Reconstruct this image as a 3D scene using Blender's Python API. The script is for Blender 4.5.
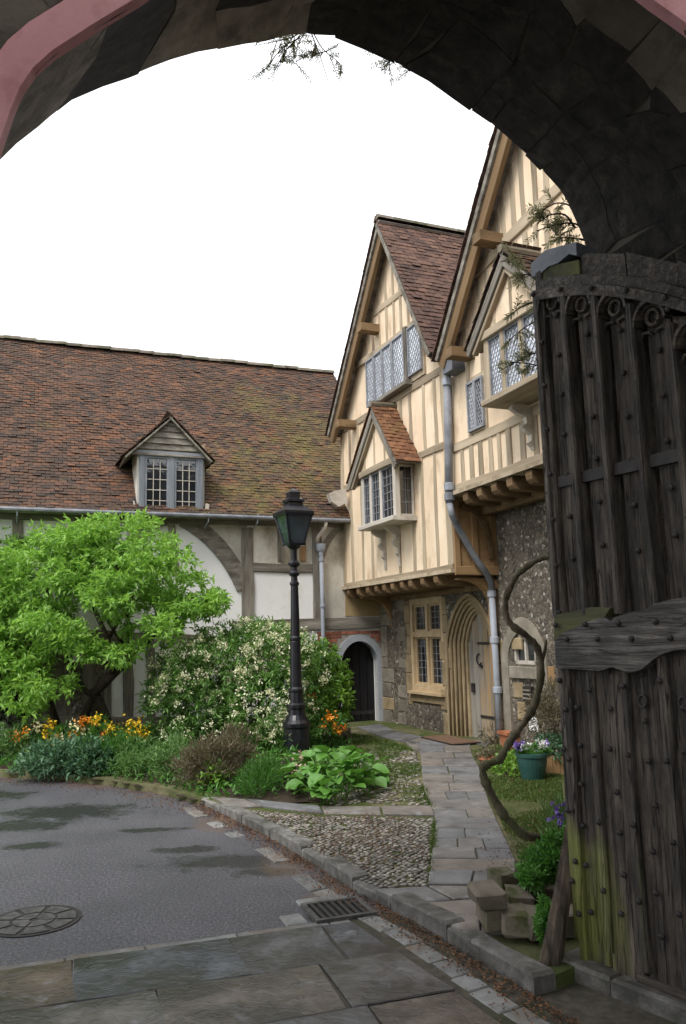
import bpy, math, random
import numpy as np
from mathutils import Vector, Matrix, noise as mnoise
random.seed(7); rng = np.random.default_rng(7)
sc = bpy.context.scene
for o in list(bpy.data.objects): bpy.data.objects.remove(o)
COL = sc.collection
V3 = Vector
# ------------------------------------------------------------------ camera
FPX = 800.0; ROLL = math.radians(1.4); PITCH = math.atan(125 / 800.0); EYE = 1.7
FW = V3((0, math.cos(PITCH), math.sin(PITCH))); UP0 = V3((0, -math.sin(PITCH), math.cos(PITCH)))
CR = V3((1, 0, 0)) * math.cos(ROLL) - UP0 * math.sin(ROLL)
CU = V3((1, 0, 0)) * math.sin(ROLL) + UP0 * math.cos(ROLL)
CAM = V3((0, 0, EYE))
cd = bpy.data.cameras.new('camera'); cam = bpy.data.objects.new('camera', cd); COL.objects.link(cam)
cd.sensor_fit = 'VERTICAL'; cd.sensor_height = 36; cd.lens = FPX / 1024 * 36
cd.clip_start = 0.05; cd.clip_end = 2000
m = Matrix.Identity(4)
for i in range(3): m[i][0] = CR[i]; m[i][1] = CU[i]; m[i][2] = -FW[i]; m[i][3] = CAM[i]
cam.matrix_world = m; sc.camera = cam
# ------------------------------------------------------------------ sky, sun, exposure
SUN_EL = math.radians(52); SUN_AZ = math.radians(215)          # azimuth measured like the sky node's rotation
w = bpy.data.worlds.new('World'); sc.world = w; w.use_nodes = True
nt = w.node_tree; nt.nodes.clear()
sky = nt.nodes.new('ShaderNodeTexSky'); sky.sky_type = 'NISHITA'; sky.sun_disc = False
sky.sun_elevation = SUN_EL; sky.sun_rotation = SUN_AZ; sky.dust_density = 3; sky.air_density = 1
b1 = nt.nodes.new('ShaderNodeBackground'); b1.inputs[1].default_value = 0.1
nt.links.new(sky.outputs[0], b1.inputs[0])
b2 = nt.nodes.new('ShaderNodeBackground'); b2.inputs[0].default_value = (0.965, 0.98, 1.0, 1); b2.inputs[1].default_value = 1.05
mx = nt.nodes.new('ShaderNodeMixShader'); mx.inputs[0].default_value = 0.9       # a high even cloud layer over the sky
wo = nt.nodes.new('ShaderNodeOutputWorld')
nt.links.new(b1.outputs[0], mx.inputs[1]); nt.links.new(b2.outputs[0], mx.inputs[2]); nt.links.new(mx.outputs[0], wo.inputs[0])
sl = bpy.data.lights.new('sun', 'SUN'); sl.energy = 1.5; sl.angle = math.radians(20); sl.color = (1, .96, .9)
so = bpy.data.objects.new('sun', sl); COL.objects.link(so)
sd = V3((math.sin(SUN_AZ) * math.cos(SUN_EL), math.cos(SUN_AZ) * math.cos(SUN_EL), math.sin(SUN_EL)))
so.rotation_euler = (-sd).to_track_quat('-Z', 'Y').to_euler()
sc.view_settings.view_transform = 'Standard'; sc.view_settings.look = 'None'
sc.view_settings.exposure = 0.9; sc.view_settings.gamma = 1
sc.render.engine = 'CYCLES'; sc.render.resolution_x = 686; sc.render.resolution_y = 1024

# ------------------------------------------------------------------ pixel helpers (a pixel gives a direction, surfaces give the distance)
def ray(x, y): return FW + CR * ((x - 343) / FPX) - CU * ((y - 512) / FPX)
def ground(x, y, z=0.0):
    d = ray(x, y); return CAM + d * ((z - EYE) / d.z)
def plane(x, y, P, n):
    d = ray(x, y); return CAM + d * ((V3(P) - CAM).dot(n) / d.dot(n))
def atY(x, y, Y):
    d = ray(x, y); return CAM + d * (Y / d.y)
class Frame:
    def __init__(s, O, u, n): s.O = V3(O); s.u = V3(u).normalized(); s.n = V3(n).normalized(); s.z = V3((0, 0, 1))
    def p(s, a, z, off=0.0): return s.O + s.u * a + s.z * z + s.n * off
    def px(s, x, y, off=0.0):
        q = plane(x, y, s.O + s.n * off, s.n); return ((q - s.O).dot(s.u), q.z - s.O.z)
GZ = 0.09                                                     # level of path and cobbles above the road
A22 = math.radians(22.0)
HU = V3((math.cos(A22), math.sin(A22), 0)); HV = V3((math.sin(A22), -math.cos(A22), 0))
ho = ground(352, 722, GZ); ho.z = 0
HF = Frame(ho, HU, HV)                                        # hall front
fo = HF.p(HF.px(383, 724)[0], 0)
SF = Frame(fo, HV, -HU)                                       # stone ground floor of the gabled houses
OV = 0.727
UF = Frame(fo - HU * OV, HV, -HU)                             # jettied upper floors

# ------------------------------------------------------------------ materials
def nodes(name):
    mt = bpy.data.materials.new(name); mt.use_nodes = True; t = mt.node_tree; t.nodes.clear()
    out = t.nodes.new('ShaderNodeOutputMaterial'); bs = t.nodes.new('ShaderNodeBsdfPrincipled')
    t.links.new(bs.outputs[0], out.inputs[0]); return mt, t, bs, out
def N(t, ty, **k):
    n = t.nodes.new(ty)
    for a, v in k.items():
        if a.startswith('i_'): n.inputs[a[2:].replace('_', ' ')].default_value = v
        else: setattr(n, a, v)
    return n
def coords(t, stretch=(1, 1, 1), rnd=True):
    tc = N(t, 'ShaderNodeTexCoord'); mp = N(t, 'ShaderNodeMapping'); mp.inputs['Scale'].default_value = stretch
    t.links.new(tc.outputs['Object'], mp.inputs[0])
    if rnd:
        oi = N(t, 'ShaderNodeObjectInfo'); mm = N(t, 'ShaderNodeMath', operation='MULTIPLY'); mm.inputs[1].default_value = 37.0
        t.links.new(oi.outputs['Random'], mm.inputs[0]); cb = N(t, 'ShaderNodeCombineXYZ')
        for i in range(3): t.links.new(mm.outputs[0], cb.inputs[i])
        t.links.new(cb.outputs[0], mp.inputs['Location'])
    return mp.outputs[0]
def ramp(t, fac, stops):
    r = N(t, 'ShaderNodeValToRGB'); e = r.color_ramp.elements
    while len(e) < len(stops): e.new(0.5)
    for i, (p, c) in enumerate(stops): e[i].position = p; e[i].color = (c[0], c[1], c[2], 1)
    t.links.new(fac, r.inputs[0]); return r.outputs[0]
def noise(t, vec, scale, detail=6, rough=.6, dist=0):
    n = N(t, 'ShaderNodeTexNoise'); n.inputs['Scale'].default_value = scale; n.inputs['Detail'].default_value = detail
    n.inputs['Roughness'].default_value = rough; n.inputs['Distortion'].default_value = dist
    t.links.new(vec, n.inputs['Vector']); return n.outputs[0]
def mix(t, fac, a, b, mode='MIX'):
    x = N(t, 'ShaderNodeMix', data_type='RGBA', blend_type=mode)
    for s, v in ((x.inputs[0], fac), (x.inputs[6], a), (x.inputs[7], b)):
        if hasattr(v, 'is_linked'): t.links.new(v, s)
        elif isinstance(v, (int, float)): s.default_value = v
        else: s.default_value = (v[0], v[1], v[2], 1)
    return x.outputs[2]
def math_(t, op, a, b=0.0, clamp=False):
    x = N(t, 'ShaderNodeMath', operation=op, use_clamp=clamp)
    for s, v in ((x.inputs[0], a), (x.inputs[1], b)):
        if hasattr(v, 'is_linked'): t.links.new(v, s)
        else: s.default_value = v
    return x.outputs[0]
def bump(t, bs, h, strength=.4, dist=.02):
    b = N(t, 'ShaderNodeBump'); b.inputs['Strength'].default_value = strength; b.inputs['Distance'].default_value = dist
    t.links.new(h, b.inputs['Height']); t.links.new(b.outputs[0], bs.inputs['Normal'])
def setin(bs, rough=.8, spec=.3, metal=0.0):
    bs.inputs['Roughness'].default_value = rough; bs.inputs['Specular IOR Level'].default_value = spec; bs.inputs['Metallic'].default_value = metal
def mk(name, c1, c2, scale=4, stretch=(1, 1, 1), rough=.85, spec=.25, bumpk=.3, bscale=None, c3=None, c3scale=1.2, c3t=.58, objvar=.25, metal=0, bdist=.01, island=0.0, lo=.35, hi=.65):
    mt, t, bs, out = nodes(name); v = coords(t, stretch)
    n1 = noise(t, v, scale); col = ramp(t, n1, [(lo, c1), (hi, c2)])
    if c3:
        n2 = noise(t, v, c3scale, 8, .7); f = ramp(t, n2, [(c3t - .08, (0, 0, 0)), (c3t + .08, (1, 1, 1))]); col = mix(t, f, col, c3)
    if objvar:
        oi = N(t, 'ShaderNodeObjectInfo'); val = math_(t, 'ADD', math_(t, 'MULTIPLY', oi.outputs['Random'], 2 * objvar), 1 - objvar)
        h = N(t, 'ShaderNodeHueSaturation'); t.links.new(val, h.inputs['Value']); t.links.new(col, h.inputs['Color']); col = h.outputs[0]
    if island:
        g = N(t, 'ShaderNodeNewGeometry'); val = math_(t, 'ADD', math_(t, 'MULTIPLY', g.outputs['Random Per Island'], 2 * island), 1 - island)
        h = N(t, 'ShaderNodeHueSaturation'); t.links.new(val, h.inputs['Value']); t.links.new(col, h.inputs['Color']); col = h.outputs[0]
    t.links.new(col, bs.inputs['Base Color']); setin(bs, rough, spec, metal)
    if bumpk: bump(t, bs, noise(t, v, bscale or scale * 5, 8, .75), bumpk, bdist)
    return mt
def leafmat(name, c1, c2, trans=.35, rough=.45, spec=.4):
    mt, t, bs, out = nodes(name); g = N(t, 'ShaderNodeNewGeometry'); v = coords(t)
    f = math_(t, 'ADD', math_(t, 'MULTIPLY', g.outputs['Random Per Island'], .7), math_(t, 'MULTIPLY', noise(t, v, 1.6, 3), .5))
    col = ramp(t, f, [(.2, c1), (.8, c2)]); t.links.new(col, bs.inputs['Base Color']); setin(bs, rough, spec)
    tr = N(t, 'ShaderNodeBsdfTranslucent'); t.links.new(mix(t, .4, col, (c2[0] * 1.3, c2[1] * 1.3, c2[2] * .5)), tr.inputs[0])
    ms = N(t, 'ShaderNodeMixShader'); ms.inputs[0].default_value = trans
    t.links.new(bs.outputs[0], ms.inputs[1]); t.links.new(tr.outputs[0], ms.inputs[2]); t.links.new(ms.outputs[0], out.inputs[0]); return mt
M = {}
ST = (.12, 1, 1)                                             # grain along local x
M['cream'] = mk('cream_plaster', (.74, .575, .405), (.82, .68, .515), 2.5, (1, 1, .4), bumpk=.3, bscale=24, c3=(.52, .39, .26), c3scale=2.6, c3t=.6, objvar=.03)
M['stud'] = mk('pale_oak', (.31, .25, .175), (.45, .375, .275), 7, ST, bumpk=.4, c3=(.22, .17, .115), c3scale=4, c3t=.58, objvar=.2)
M['tanoak'] = mk('tan_oak', (.14, .088, .045), (.24, .158, .085), 6, ST, bumpk=.35, c3=(.11, .075, .04), c3scale=4, c3t=.58, objvar=.15)
M['orangeoak'] = mk('orange_oak', (.25, .15, .072), (.36, .23, .12), 6, ST, bumpk=.35, c3=(.28, .17, .08), c3scale=4, objvar=.15)
M['greyoak'] = mk('grey_oak', (.13, .115, .095), (.30, .275, .235), 9, ST, bumpk=.7, bscale=26, c3=(.08, .07, .06), c3scale=5, c3t=.6, objvar=.18, bdist=.02)
M['white'] = mk('white_plaster', (.80, .80, .795), (.87, .87, .865), 1.6, bumpk=.2, bscale=18, c3=(.66, .63, .57), c3scale=1.2, c3t=.64, objvar=.03)
M['dirtyplaster'] = mk('stained_plaster', (.44, .41, .35), (.66, .63, .57), 2.0, (1, 1, .6), bumpk=.3, bscale=14, c3=(.30, .26, .2), c3scale=1.3, c3t=.55, objvar=.1)
M['panelbuff'] = mk('buff_plaster', (.34, .24, .12), (.42, .31, .17), 2, bumpk=.15, objvar=0)
M['stone'] = mk('tan_limestone', (.235, .175, .102), (.37, .29, .18), 3.5, bumpk=.45, bscale=22, c3=(.22, .17, .105), c3scale=2.4, c3t=.6, objvar=.14)
M['greystone'] = mk('grey_limestone', (.16, .142, .115), (.28, .25, .205), 4, bumpk=.5, bscale=20, c3=(.15, .14, .11), c3scale=2.6, c3t=.58, objvar=.2)
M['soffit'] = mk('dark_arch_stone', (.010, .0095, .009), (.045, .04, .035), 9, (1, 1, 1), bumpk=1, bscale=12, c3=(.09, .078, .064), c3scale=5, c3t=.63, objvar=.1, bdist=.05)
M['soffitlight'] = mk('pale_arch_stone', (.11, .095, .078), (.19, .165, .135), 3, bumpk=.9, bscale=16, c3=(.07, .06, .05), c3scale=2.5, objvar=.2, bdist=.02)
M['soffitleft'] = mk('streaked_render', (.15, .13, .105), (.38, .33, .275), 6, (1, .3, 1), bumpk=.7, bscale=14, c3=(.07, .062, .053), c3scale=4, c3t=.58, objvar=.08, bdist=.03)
M['pink'] = mk('pink_painted_stone', (.80, .37, .42), (.86, .46, .50), 2, bumpk=.5, bscale=22, rough=.65, c3=(.62, .27, .29), c3scale=4, c3t=.6, objvar=.02)
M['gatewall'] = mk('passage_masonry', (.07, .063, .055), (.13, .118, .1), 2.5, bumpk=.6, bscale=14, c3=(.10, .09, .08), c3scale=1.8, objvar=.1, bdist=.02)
M['lead'] = mk('lead_sheet', (.085, .095, .11), (.16, .172, .2), 6, bumpk=.3, rough=.55, spec=.4, objvar=.1, bscale=14)
M['greypaint'] = mk('grey_painted_wood', (.30, .32, .36), (.40, .42, .46), 4, ST, bumpk=.2, rough=.6, objvar=.06)
M['dormerpaint'] = mk('blue_grey_oak_paint', (.15, .165, .19), (.25, .27, .30), 6, ST, bumpk=.3, rough=.65, objvar=.1)
M['winwhite'] = mk('weathered_white_paint', (.42, .38, .33), (.60, .56, .5), 8, ST, bumpk=.35, rough=.6, objvar=.1)
M['buffpaint'] = mk('buff_painted_wood', (.42, .31, .185), (.53, .41, .26), 5, ST, bumpk=.25, rough=.6, objvar=.06)
M['pipegrey'] = mk('grey_painted_iron', (.29, .32, .375), (.38, .41, .46), 6, bumpk=.15, rough=.5, objvar=.04, c3=(.22, .24, .27), c3scale=3)
M['pipedark'] = mk('old_lead_pipe', (.15, .16, .18), (.26, .27, .30), 5, bumpk=.3, rough=.55, objvar=.06)
M['black'] = mk('black_gloss_paint', (.006, .006, .009), (.013, .013, .018), 8, rough=.28, spec=.5, bumpk=.12, bscale=40, objvar=0)
M['iron'] = mk('rusty_black_iron', (.012, .011, .012), (.035, .028, .025), 14, rough=.6, spec=.4, bumpk=.5, objvar=.1)
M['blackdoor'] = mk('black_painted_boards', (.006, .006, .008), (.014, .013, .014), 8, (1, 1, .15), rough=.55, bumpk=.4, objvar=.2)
M['plankdoor'] = mk('weathered_door_oak', (.16, .15, .135), (.29, .27, .235), 9, ST, bumpk=.5, c3=(.33, .22, .11), c3scale=2.2, c3t=.57, objvar=.1)
M['mat'] = mk('coir_mat', (.12, .07, .045), (.2, .125, .085), 60, bumpk=.8, bscale=120, objvar=0)
M['terra'] = mk('terracotta', (.30, .105, .05), (.42, .17, .085), 6, bumpk=.2, rough=.75, objvar=.12, c3=(.35, .25, .18), c3scale=4, c3t=.64)
M['potgreen'] = mk('green_glazed_pot', (.022, .07, .062), (.04, .105, .095), 5, rough=.3, spec=.5, bumpk=.08, objvar=0)
M['soil'] = mk('dark_soil', (.03, .022, .015), (.07, .05, .032), 10, bumpk=1, bscale=40, objvar=0, bdist=.03)
M['litter'] = mk('fallen_brown_leaf', (.09, .042, .022), (.19, .10, .05), 3, bumpk=0, objvar=0, island=.45)
M['bark'] = mk('dark_bark', (.03, .022, .016), (.075, .058, .042), 12, (1, 1, .3), bumpk=.8, objvar=.15, bdist=.02)
M['vine'] = mk('vine_bark', (.06, .048, .03), (.22, .185, .125), 16, (1, 1, .5), bumpk=1, bscale=45, c3=(.07, .085, .03), c3scale=3, c3t=.57, objvar=0, bdist=.02)
M['logwood'] = mk('split_timber', (.03, .023, .018), (.20, .16, .12), 18, (1, 1, .08), bumpk=1, bscale=40, objvar=0, bdist=.03)
M['kerb'] = mk('worn_kerb_stone', (.10, .096, .088), (.26, .25, .235), 7, bumpk=.5, bscale=30, c3=(.06, .058, .05), c3scale=3.4, c3t=.54, rough=.55, spec=.4, objvar=.2, bdist=.03)
M['sett'] = mk('pale_granite_sett', (.13, .13, .127), (.25, .255, .25), 7, bumpk=.4, bscale=40, c3=(.15, .12, .09), c3scale=3, c3t=.58, rough=.6, objvar=.25)
M['cobble'] = mk('flint_cobble', (.13, .118, .10), (.29, .268, .235), 8, bumpk=.4, rough=.6, spec=.4, objvar=0, island=.5)
M['rubble'] = mk('mossy_block_stone', (.12, .10, .078), (.24, .205, .165), 7, bumpk=.8, c3=(.055, .06, .02), c3scale=3.5, c3t=.54, objvar=.25)
M['brickm'] = mk('old_red_brick', (.22, .075, .045), (.34, .14, .09), 9, bumpk=.4, objvar=0, island=.45)
M['mortar'] = mk('lime_mortar', (.22, .2, .17), (.33, .3, .26), 12, bumpk=.4, objvar=0)
M['lattice'] = mk('lead_came', (.2, .21, .23), (.32, .33, .36), 10, bumpk=.1, rough=.5, objvar=0)
M['concrete'] = mk('cast_iron_cover', (.05, .049, .048), (.12, .117, .11), 16, bumpk=.5, rough=.65, objvar=0)
M['grassblade'] = leafmat('grass_blade', (.045, .085, .015), (.13, .19, .045), .3)
def glassmat(name, base, rough=.06, ior=1.9, bscale=5, bk=.06):
    mt, t, bs, out = nodes(name); v = coords(t)
    t.links.new(ramp(t, noise(t, v, 3, 3), [(.35, base), (.7, tuple(c * 2.2 + .004 for c in base))]), bs.inputs['Base Color'])
    setin(bs, rough, .5); bs.inputs['IOR'].default_value = ior; bump(t, bs, noise(t, v, bscale, 2), bk, .05); return mt
M['glassdark'] = glassmat('old_dark_glass', (.008, .01, .013))
M['glasspaintedsky'] = glassmat('painted_sky_reflection_glass', (.40, .43, .48), .12, 1.8, 14, .25)  # pale base colour stands in for the sky reflected in the panes
M['glasslamp'] = glassmat('lantern_glass', (.02, .03, .038), .05, 2.0)

def flint():
    mt, t, bs, out = nodes('flint_rubble'); v = coords(t, rnd=False)
    wv = N(t, 'ShaderNodeVectorMath', operation='ADD'); nn = N(t, 'ShaderNodeTexNoise'); nn.inputs['Scale'].default_value = 6; t.links.new(v, nn.inputs[0])
    sc_ = N(t, 'ShaderNodeVectorMath', operation='SCALE'); sc_.inputs['Scale'].default_value = .07; t.links.new(nn.outputs[1], sc_.inputs[0])
    t.links.new(v, wv.inputs[0]); t.links.new(sc_.outputs[0], wv.inputs[1]); v2 = wv.outputs[0]
    a = N(t, 'ShaderNodeTexVoronoi'); a.inputs['Scale'].default_value = 19; t.links.new(v2, a.inputs['Vector'])
    e = N(t, 'ShaderNodeTexVoronoi', feature='DISTANCE_TO_EDGE'); e.inputs['Scale'].default_value = 19; t.links.new(v2, e.inputs['Vector'])
    sx = N(t, 'ShaderNodeSeparateColor'); t.links.new(a.outputs['Color'], sx.inputs[0])
    stone = ramp(t, sx.outputs[0], [(0, (.075, .07, .065)), (.35, (.125, .115, .10)), (.6, (.18, .162, .135)), (.85, (.22, .2, .165)), (.95, (.36, .34, .31)), (1, (.52, .5, .47))])
    edge = ramp(t, e.outputs['Distance'], [(.02, (0, 0, 0)), (.12, (1, 1, 1))])
    mort = ramp(t, noise(t, v, 3, 6), [(.35, (.17, .145, .11)), (.65, (.28, .245, .19))])
    col = mix(t, edge, mort, stone)
    big = ramp(t, noise(t, v, .9, 5), [(.35, (.62, .6, .58)), (.65, (1.15, 1.1, 1.05))]); col = mix(t, 1.0, col, big, 'MULTIPLY')
    t.links.new(col, bs.inputs['Base Color']); setin(bs, .7, .35)
    h = math_(t, 'ADD', edge, math_(t, 'MULTIPLY', noise(t, v, 40, 5), .4)); bump(t, bs, h, .9, .025); return mt
M['flint'] = flint()

def blobs(t, lst, nz=.5):
    """damp stains: list of (x, y, rx, ry) on the ground, edges broken up by noise"""
    v = coords(t, rnd=False); s = N(t, 'ShaderNodeSeparateXYZ'); t.links.new(v, s.inputs[0]); nn = noise(t, v, 4.5, 9, .75); tot = None
    for x, y, rx, ry in lst:
        dx = math_(t, 'DIVIDE', math_(t, 'SUBTRACT', s.outputs[0], x), rx); dy = math_(t, 'DIVIDE', math_(t, 'SUBTRACT', s.outputs[1], y), ry)
        d = math_(t, 'SQRT', math_(t, 'ADD', math_(t, 'MULTIPLY', dx, dx), math_(t, 'MULTIPLY', dy, dy)))
        d = math_(t, 'ADD', d, math_(t, 'MULTIPLY', math_(t, 'SUBTRACT', nn, .5), 3.4))
        k = math_(t, 'MULTIPLY', math_(t, 'SUBTRACT', 1.1, d), 1.9, True); tot = k if tot is None else math_(t, 'MAXIMUM', tot, k)
    return tot
def asphalt():
    mt, t, bs, out = nodes('damp_asphalt'); v = coords(t, rnd=False)
    f = noise(t, v, 55, 5, .85); col = ramp(t, f, [(.36, (.02, .02, .023)), (.5, (.078, .078, .086)), (.62, (.24, .238, .25))])
    big = ramp(t, noise(t, v, 1.1, 7, .65), [(.3, (.60, .60, .64)), (.7, (1.0, .98, 1.04))]); col = mix(t, 1, col, big, 'MULTIPLY')
    pts = []
    for px, py, rx, ry in ((235, 862, .62, .24), (185, 850, .30, .13), (265, 872, .26, .14), (70, 812, .75, .42), (20, 826, .5, .3), (0, 796, .4, .3), (30, 846, .3, .15), (150, 830, .35, .1), (322, 917, .13, .08)):
        g = ground(px, py); pts.append((g.x, g.y, rx, ry))
    wet = blobs(t, pts); col = mix(t, math_(t, 'MULTIPLY', wet, .8), col, (.020, .020, .021))
    # rusty brown wash towards the planted edge and the gutter
    g = [ground(*q) for q in ((30, 775), (110, 782), (175, 790), (230, 822), (300, 862), (350, 890), (410, 920))]
    br = blobs(t, [(q.x, q.y, .55, .42) if i < 3 else (q.x - .1, q.y, .2, .45) for i, q in enumerate(g)])
    col = mix(t, math_(t, 'MULTIPLY', br, .55), col, (.13, .085, .055))
    t.links.new(col, bs.inputs['Base Color']); setin(bs, .6, .4)
    r = math_(t, 'SUBTRACT', .5, math_(t, 'MULTIPLY', wet, .25)); t.links.new(r, bs.inputs['Roughness'])
    bump(t, bs, math_(t, 'ADD', noise(t, v, 120, 2), math_(t, 'MULTIPLY', noise(t, v, 9, 3), .6)), .5, .008); return mt
M['asphalt'] = asphalt()
def slabmat(name, c1, c2, wetc, tint=.4, wett=.5, rdry=.55, rwet=.22):
    mt, t, bs, out = nodes(name); v = coords(t); v0 = coords(t, rnd=False)
    col = ramp(t, noise(t, v, 2.6, 9, .68, .6), [(.32, c1), (.68, c2)])
    oi = N(t, 'ShaderNodeObjectInfo'); warm = ramp(t, oi.outputs['Random'], [(0, (.78, .86, 1.0)), (.4, (1, 1, 1.02)), (.62, (1.2, 1.02, .82)), (1, (1.45, 1.0, .66))]); col = mix(t, tint, col, warm, 'MULTIPLY')
    pale = ramp(t, noise(t, v, 3.4, 9, .75, 1.2), [(.56, (0, 0, 0)), (.68, (1, 1, 1))]); col = mix(t, math_(t, 'MULTIPLY', pale, .7), col, (c2[0] * 1.5, c2[1] * 1.58, c2[2] * 1.66))
    wet = ramp(t, noise(t, v0, 1.9, 6, .6, .4), [(wett - .06, (0, 0, 0)), (wett + .1, (1, 1, 1))])
    col = mix(t, math_(t, 'MULTIPLY', wet, .8), col, wetc)
    t.links.new(col, bs.inputs['Base Color']); setin(bs, .5, .5)
    rr = N(t, 'ShaderNodeMapRange'); rr.inputs['To Min'].default_value = rdry; rr.inputs['To Max'].default_value = rwet; t.links.new(wet, rr.inputs[0]); t.links.new(rr.outputs[0], bs.inputs['Roughness'])
    bump(t, bs, math_(t, 'ADD', noise(t, v, 7, 8, .65, .8), math_(t, 'MULTIPLY', noise(t, v, 60, 4), .25)), .7, .016); return mt
M['slab'] = slabmat('wet_york_slab', (.035, .036, .041), (.15, .15, .154), (.026, .023, .02), tint=.9, wett=.46, rdry=.26, rwet=.09)
M['path'] = slabmat('grey_path_slab', (.10, .098, .098), (.22, .215, .21), (.055, .052, .05), wett=.54, rdry=.62, rwet=.35)
M['ground'] = mk('mossy_gravel_earth', (.09, .085, .04), (.22, .2, .12), 5, bumpk=.8, bscale=60, c3=(.06, .085, .018), c3scale=.8, c3t=.5, objvar=0, bdist=.02)
M['joint'] = mk('gritty_joint', (.05, .044, .036), (.10, .088, .07), 20, bumpk=.6, bscale=80, c3=(.045, .05, .025), c3scale=2, objvar=0)

def tilemat(name, stops, mossk, mosspos=None):
    mt, t, bs, out = nodes(name); v = coords(t, rnd=False); g = N(t, 'ShaderNodeNewGeometry')
    f = math_(t, 'ADD', math_(t, 'MULTIPLY', g.outputs['Random Per Island'], .42), math_(t, 'MULTIPLY', noise(t, v, 1.3, 8, .8), .85))
    col = ramp(t, math_(t, 'SUBTRACT', f, .12), stops)
    col = mix(t, 1, col, ramp(t, noise(t, v, 22, 5), [(.3, (.7, .7, .7)), (.7, (1.15, 1.15, 1.15))]), 'MULTIPLY')
    mo = noise(t, v, 1.5, 8, .72)
    if mosspos:
        b = blobs(t, mosspos); mo = math_(t, 'ADD', mo, math_(t, 'MULTIPLY', b, .22))
    mf = ramp(t, math_(t, 'ADD', mo, math_(t, 'MULTIPLY', math_(t, 'SUBTRACT', noise(t, v, 14, 4), .5), .35)), [(mossk, (0, 0, 0)), (mossk + .3, (1, 1, 1))])
    col = mix(t, math_(t, 'MULTIPLY', mf, .75), col, ramp(t, noise(t, v, 6, 3), [(.3, (.085, .08, .022)), (.7, (.20, .165, .055))]))
    t.links.new(col, bs.inputs['Base Color']); setin(bs, .85, .2); bump(t, bs, noise(t, v, 50, 5), .5, .01); return mt
mp_ = [HF.p(a, 0, -b) for a, b in ((-1.2, .5), (-.3, 1.2), (-2.4, .2), (.3, .8), (-.8, 2.0))]
DKT = [(0, (.03, .027, .026)), (.25, (.052, .042, .037)), (.45, (.085, .056, .043)), (.65, (.125, .07, .047)), (.82, (.19, .09, .05)), (1, (.38, .17, .078))]
M['tilehall'] = tilemat('old_hall_tile', DKT, .60, [(q.x, q.y, 1.5, .9) for q in mp_])
M['tilegable'] = tilemat('plum_gable_tile', [(0, (.035, .027, .025)), (.3, (.08, .05, .042)), (.55, (.125, .073, .056)), (.8, (.175, .102, .075)), (1, (.26, .15, .105))], .70)
M['tileoriel'] = tilemat('orange_oriel_tile', [(0, (.07, .035, .022)), (.3, (.14, .068, .04)), (.6, (.215, .105, .056)), (1, (.33, .17, .09))], .52)

def gateoak(name, dark, light, moss):
    mt, t, bs, out = nodes(name); v = coords(t, (.07, 1, 1)); v0 = coords(t, rnd=False)
    gr = noise(t, v, 34, 9, .7, .3); col = ramp(t, gr, [(.3, dark), (.56, tuple((a + b) / 2 for a, b in zip(dark, light))), (.72, light)])
    vc = coords(t, (.035, 1, 1)); ck = noise(t, vc, 26, 4, .55, .8); crack = ramp(t, ck, [(.485, (1, 1, 1)), (.5, (0, 0, 0)), (.515, (1, 1, 1))])
    worn = ramp(t, noise(t, coords(t, (.3, 1, 1)), 7, 7, .7), [(.42, (.55, .55, .55)), (.62, (1.7, 1.66, 1.6))]); col = mix(t, 1, mix(t, 1, col, worn, 'MULTIPLY'), crack, 'MULTIPLY')
    tc = N(t, 'ShaderNodeNewGeometry'); s = N(t, 'ShaderNodeSeparateXYZ'); t.links.new(tc.outputs['Position'], s.inputs[0])
    if moss:
        nn = N(t, 'ShaderNodeTexNoise'); nn.inputs['Scale'].default_value = 1.0; nn.inputs['Detail'].default_value = 7
        mp2 = N(t, 'ShaderNodeMapping'); mp2.inputs['Scale'].default_value = (11, 11, 1.5); t.links.new(tc.outputs['Position'], mp2.inputs[0]); t.links.new(mp2.outputs[0], nn.inputs['Vector'])
        hgt = ramp(t, s.outputs[2], [(0.0, (.35, .35, .35)), (.22, (.5, .5, .5)), (.62, (.42, .42, .42)), (.9, (.05, .05, .05)), (1, (0, 0, 0))])
        side = math_(t, 'MULTIPLY', math_(t, 'SUBTRACT', 1.52, s.outputs[0]), 2.4, True)
        k = math_(t, 'MULTIPLY', math_(t, 'SUBTRACT', math_(t, 'ADD', math_(t, 'MULTIPLY', nn.outputs[0], .6), math_(t, 'MULTIPLY', hgt, math_(t, 'MULTIPLY', side, 1.15))), .56), 5, True)
        col = mix(t, math_(t, 'MULTIPLY', math_(t, 'MULTIPLY', k, gr), 1.1, True), col, (.19, .22, .028))
    oi = N(t, 'ShaderNodeObjectInfo'); h = N(t, 'ShaderNodeHueSaturation'); t.links.new(math_(t, 'ADD', math_(t, 'MULTIPLY', oi.outputs['Random'], .5), .75), h.inputs['Value']); t.links.new(col, h.inputs['Color'])
    t.links.new(h.outputs[0], bs.inputs['Base Color']); setin(bs, .62, .4); bump(t, bs, math_(t, 'ADD', gr, math_(t, 'MULTIPLY', crack, .8)), 1, .03); return mt
M['gateoak'] = gateoak('weathered_gate_oak', (.012, .010, .0085), (.15, .125, .105), True)
M['gaterib'] = gateoak('weathered_gate_rib', (.015, .013, .011), (.17, .145, .125), True)
M['gaterail'] = gateoak('pale_gate_rail', (.014, .013, .012), (.17, .158, .15), False)
M['mossyrail'] = mk('mossy_rail', (.05, .05, .035), (.12, .125, .05), 8, ST, bumpk=.7, objvar=0)

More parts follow.
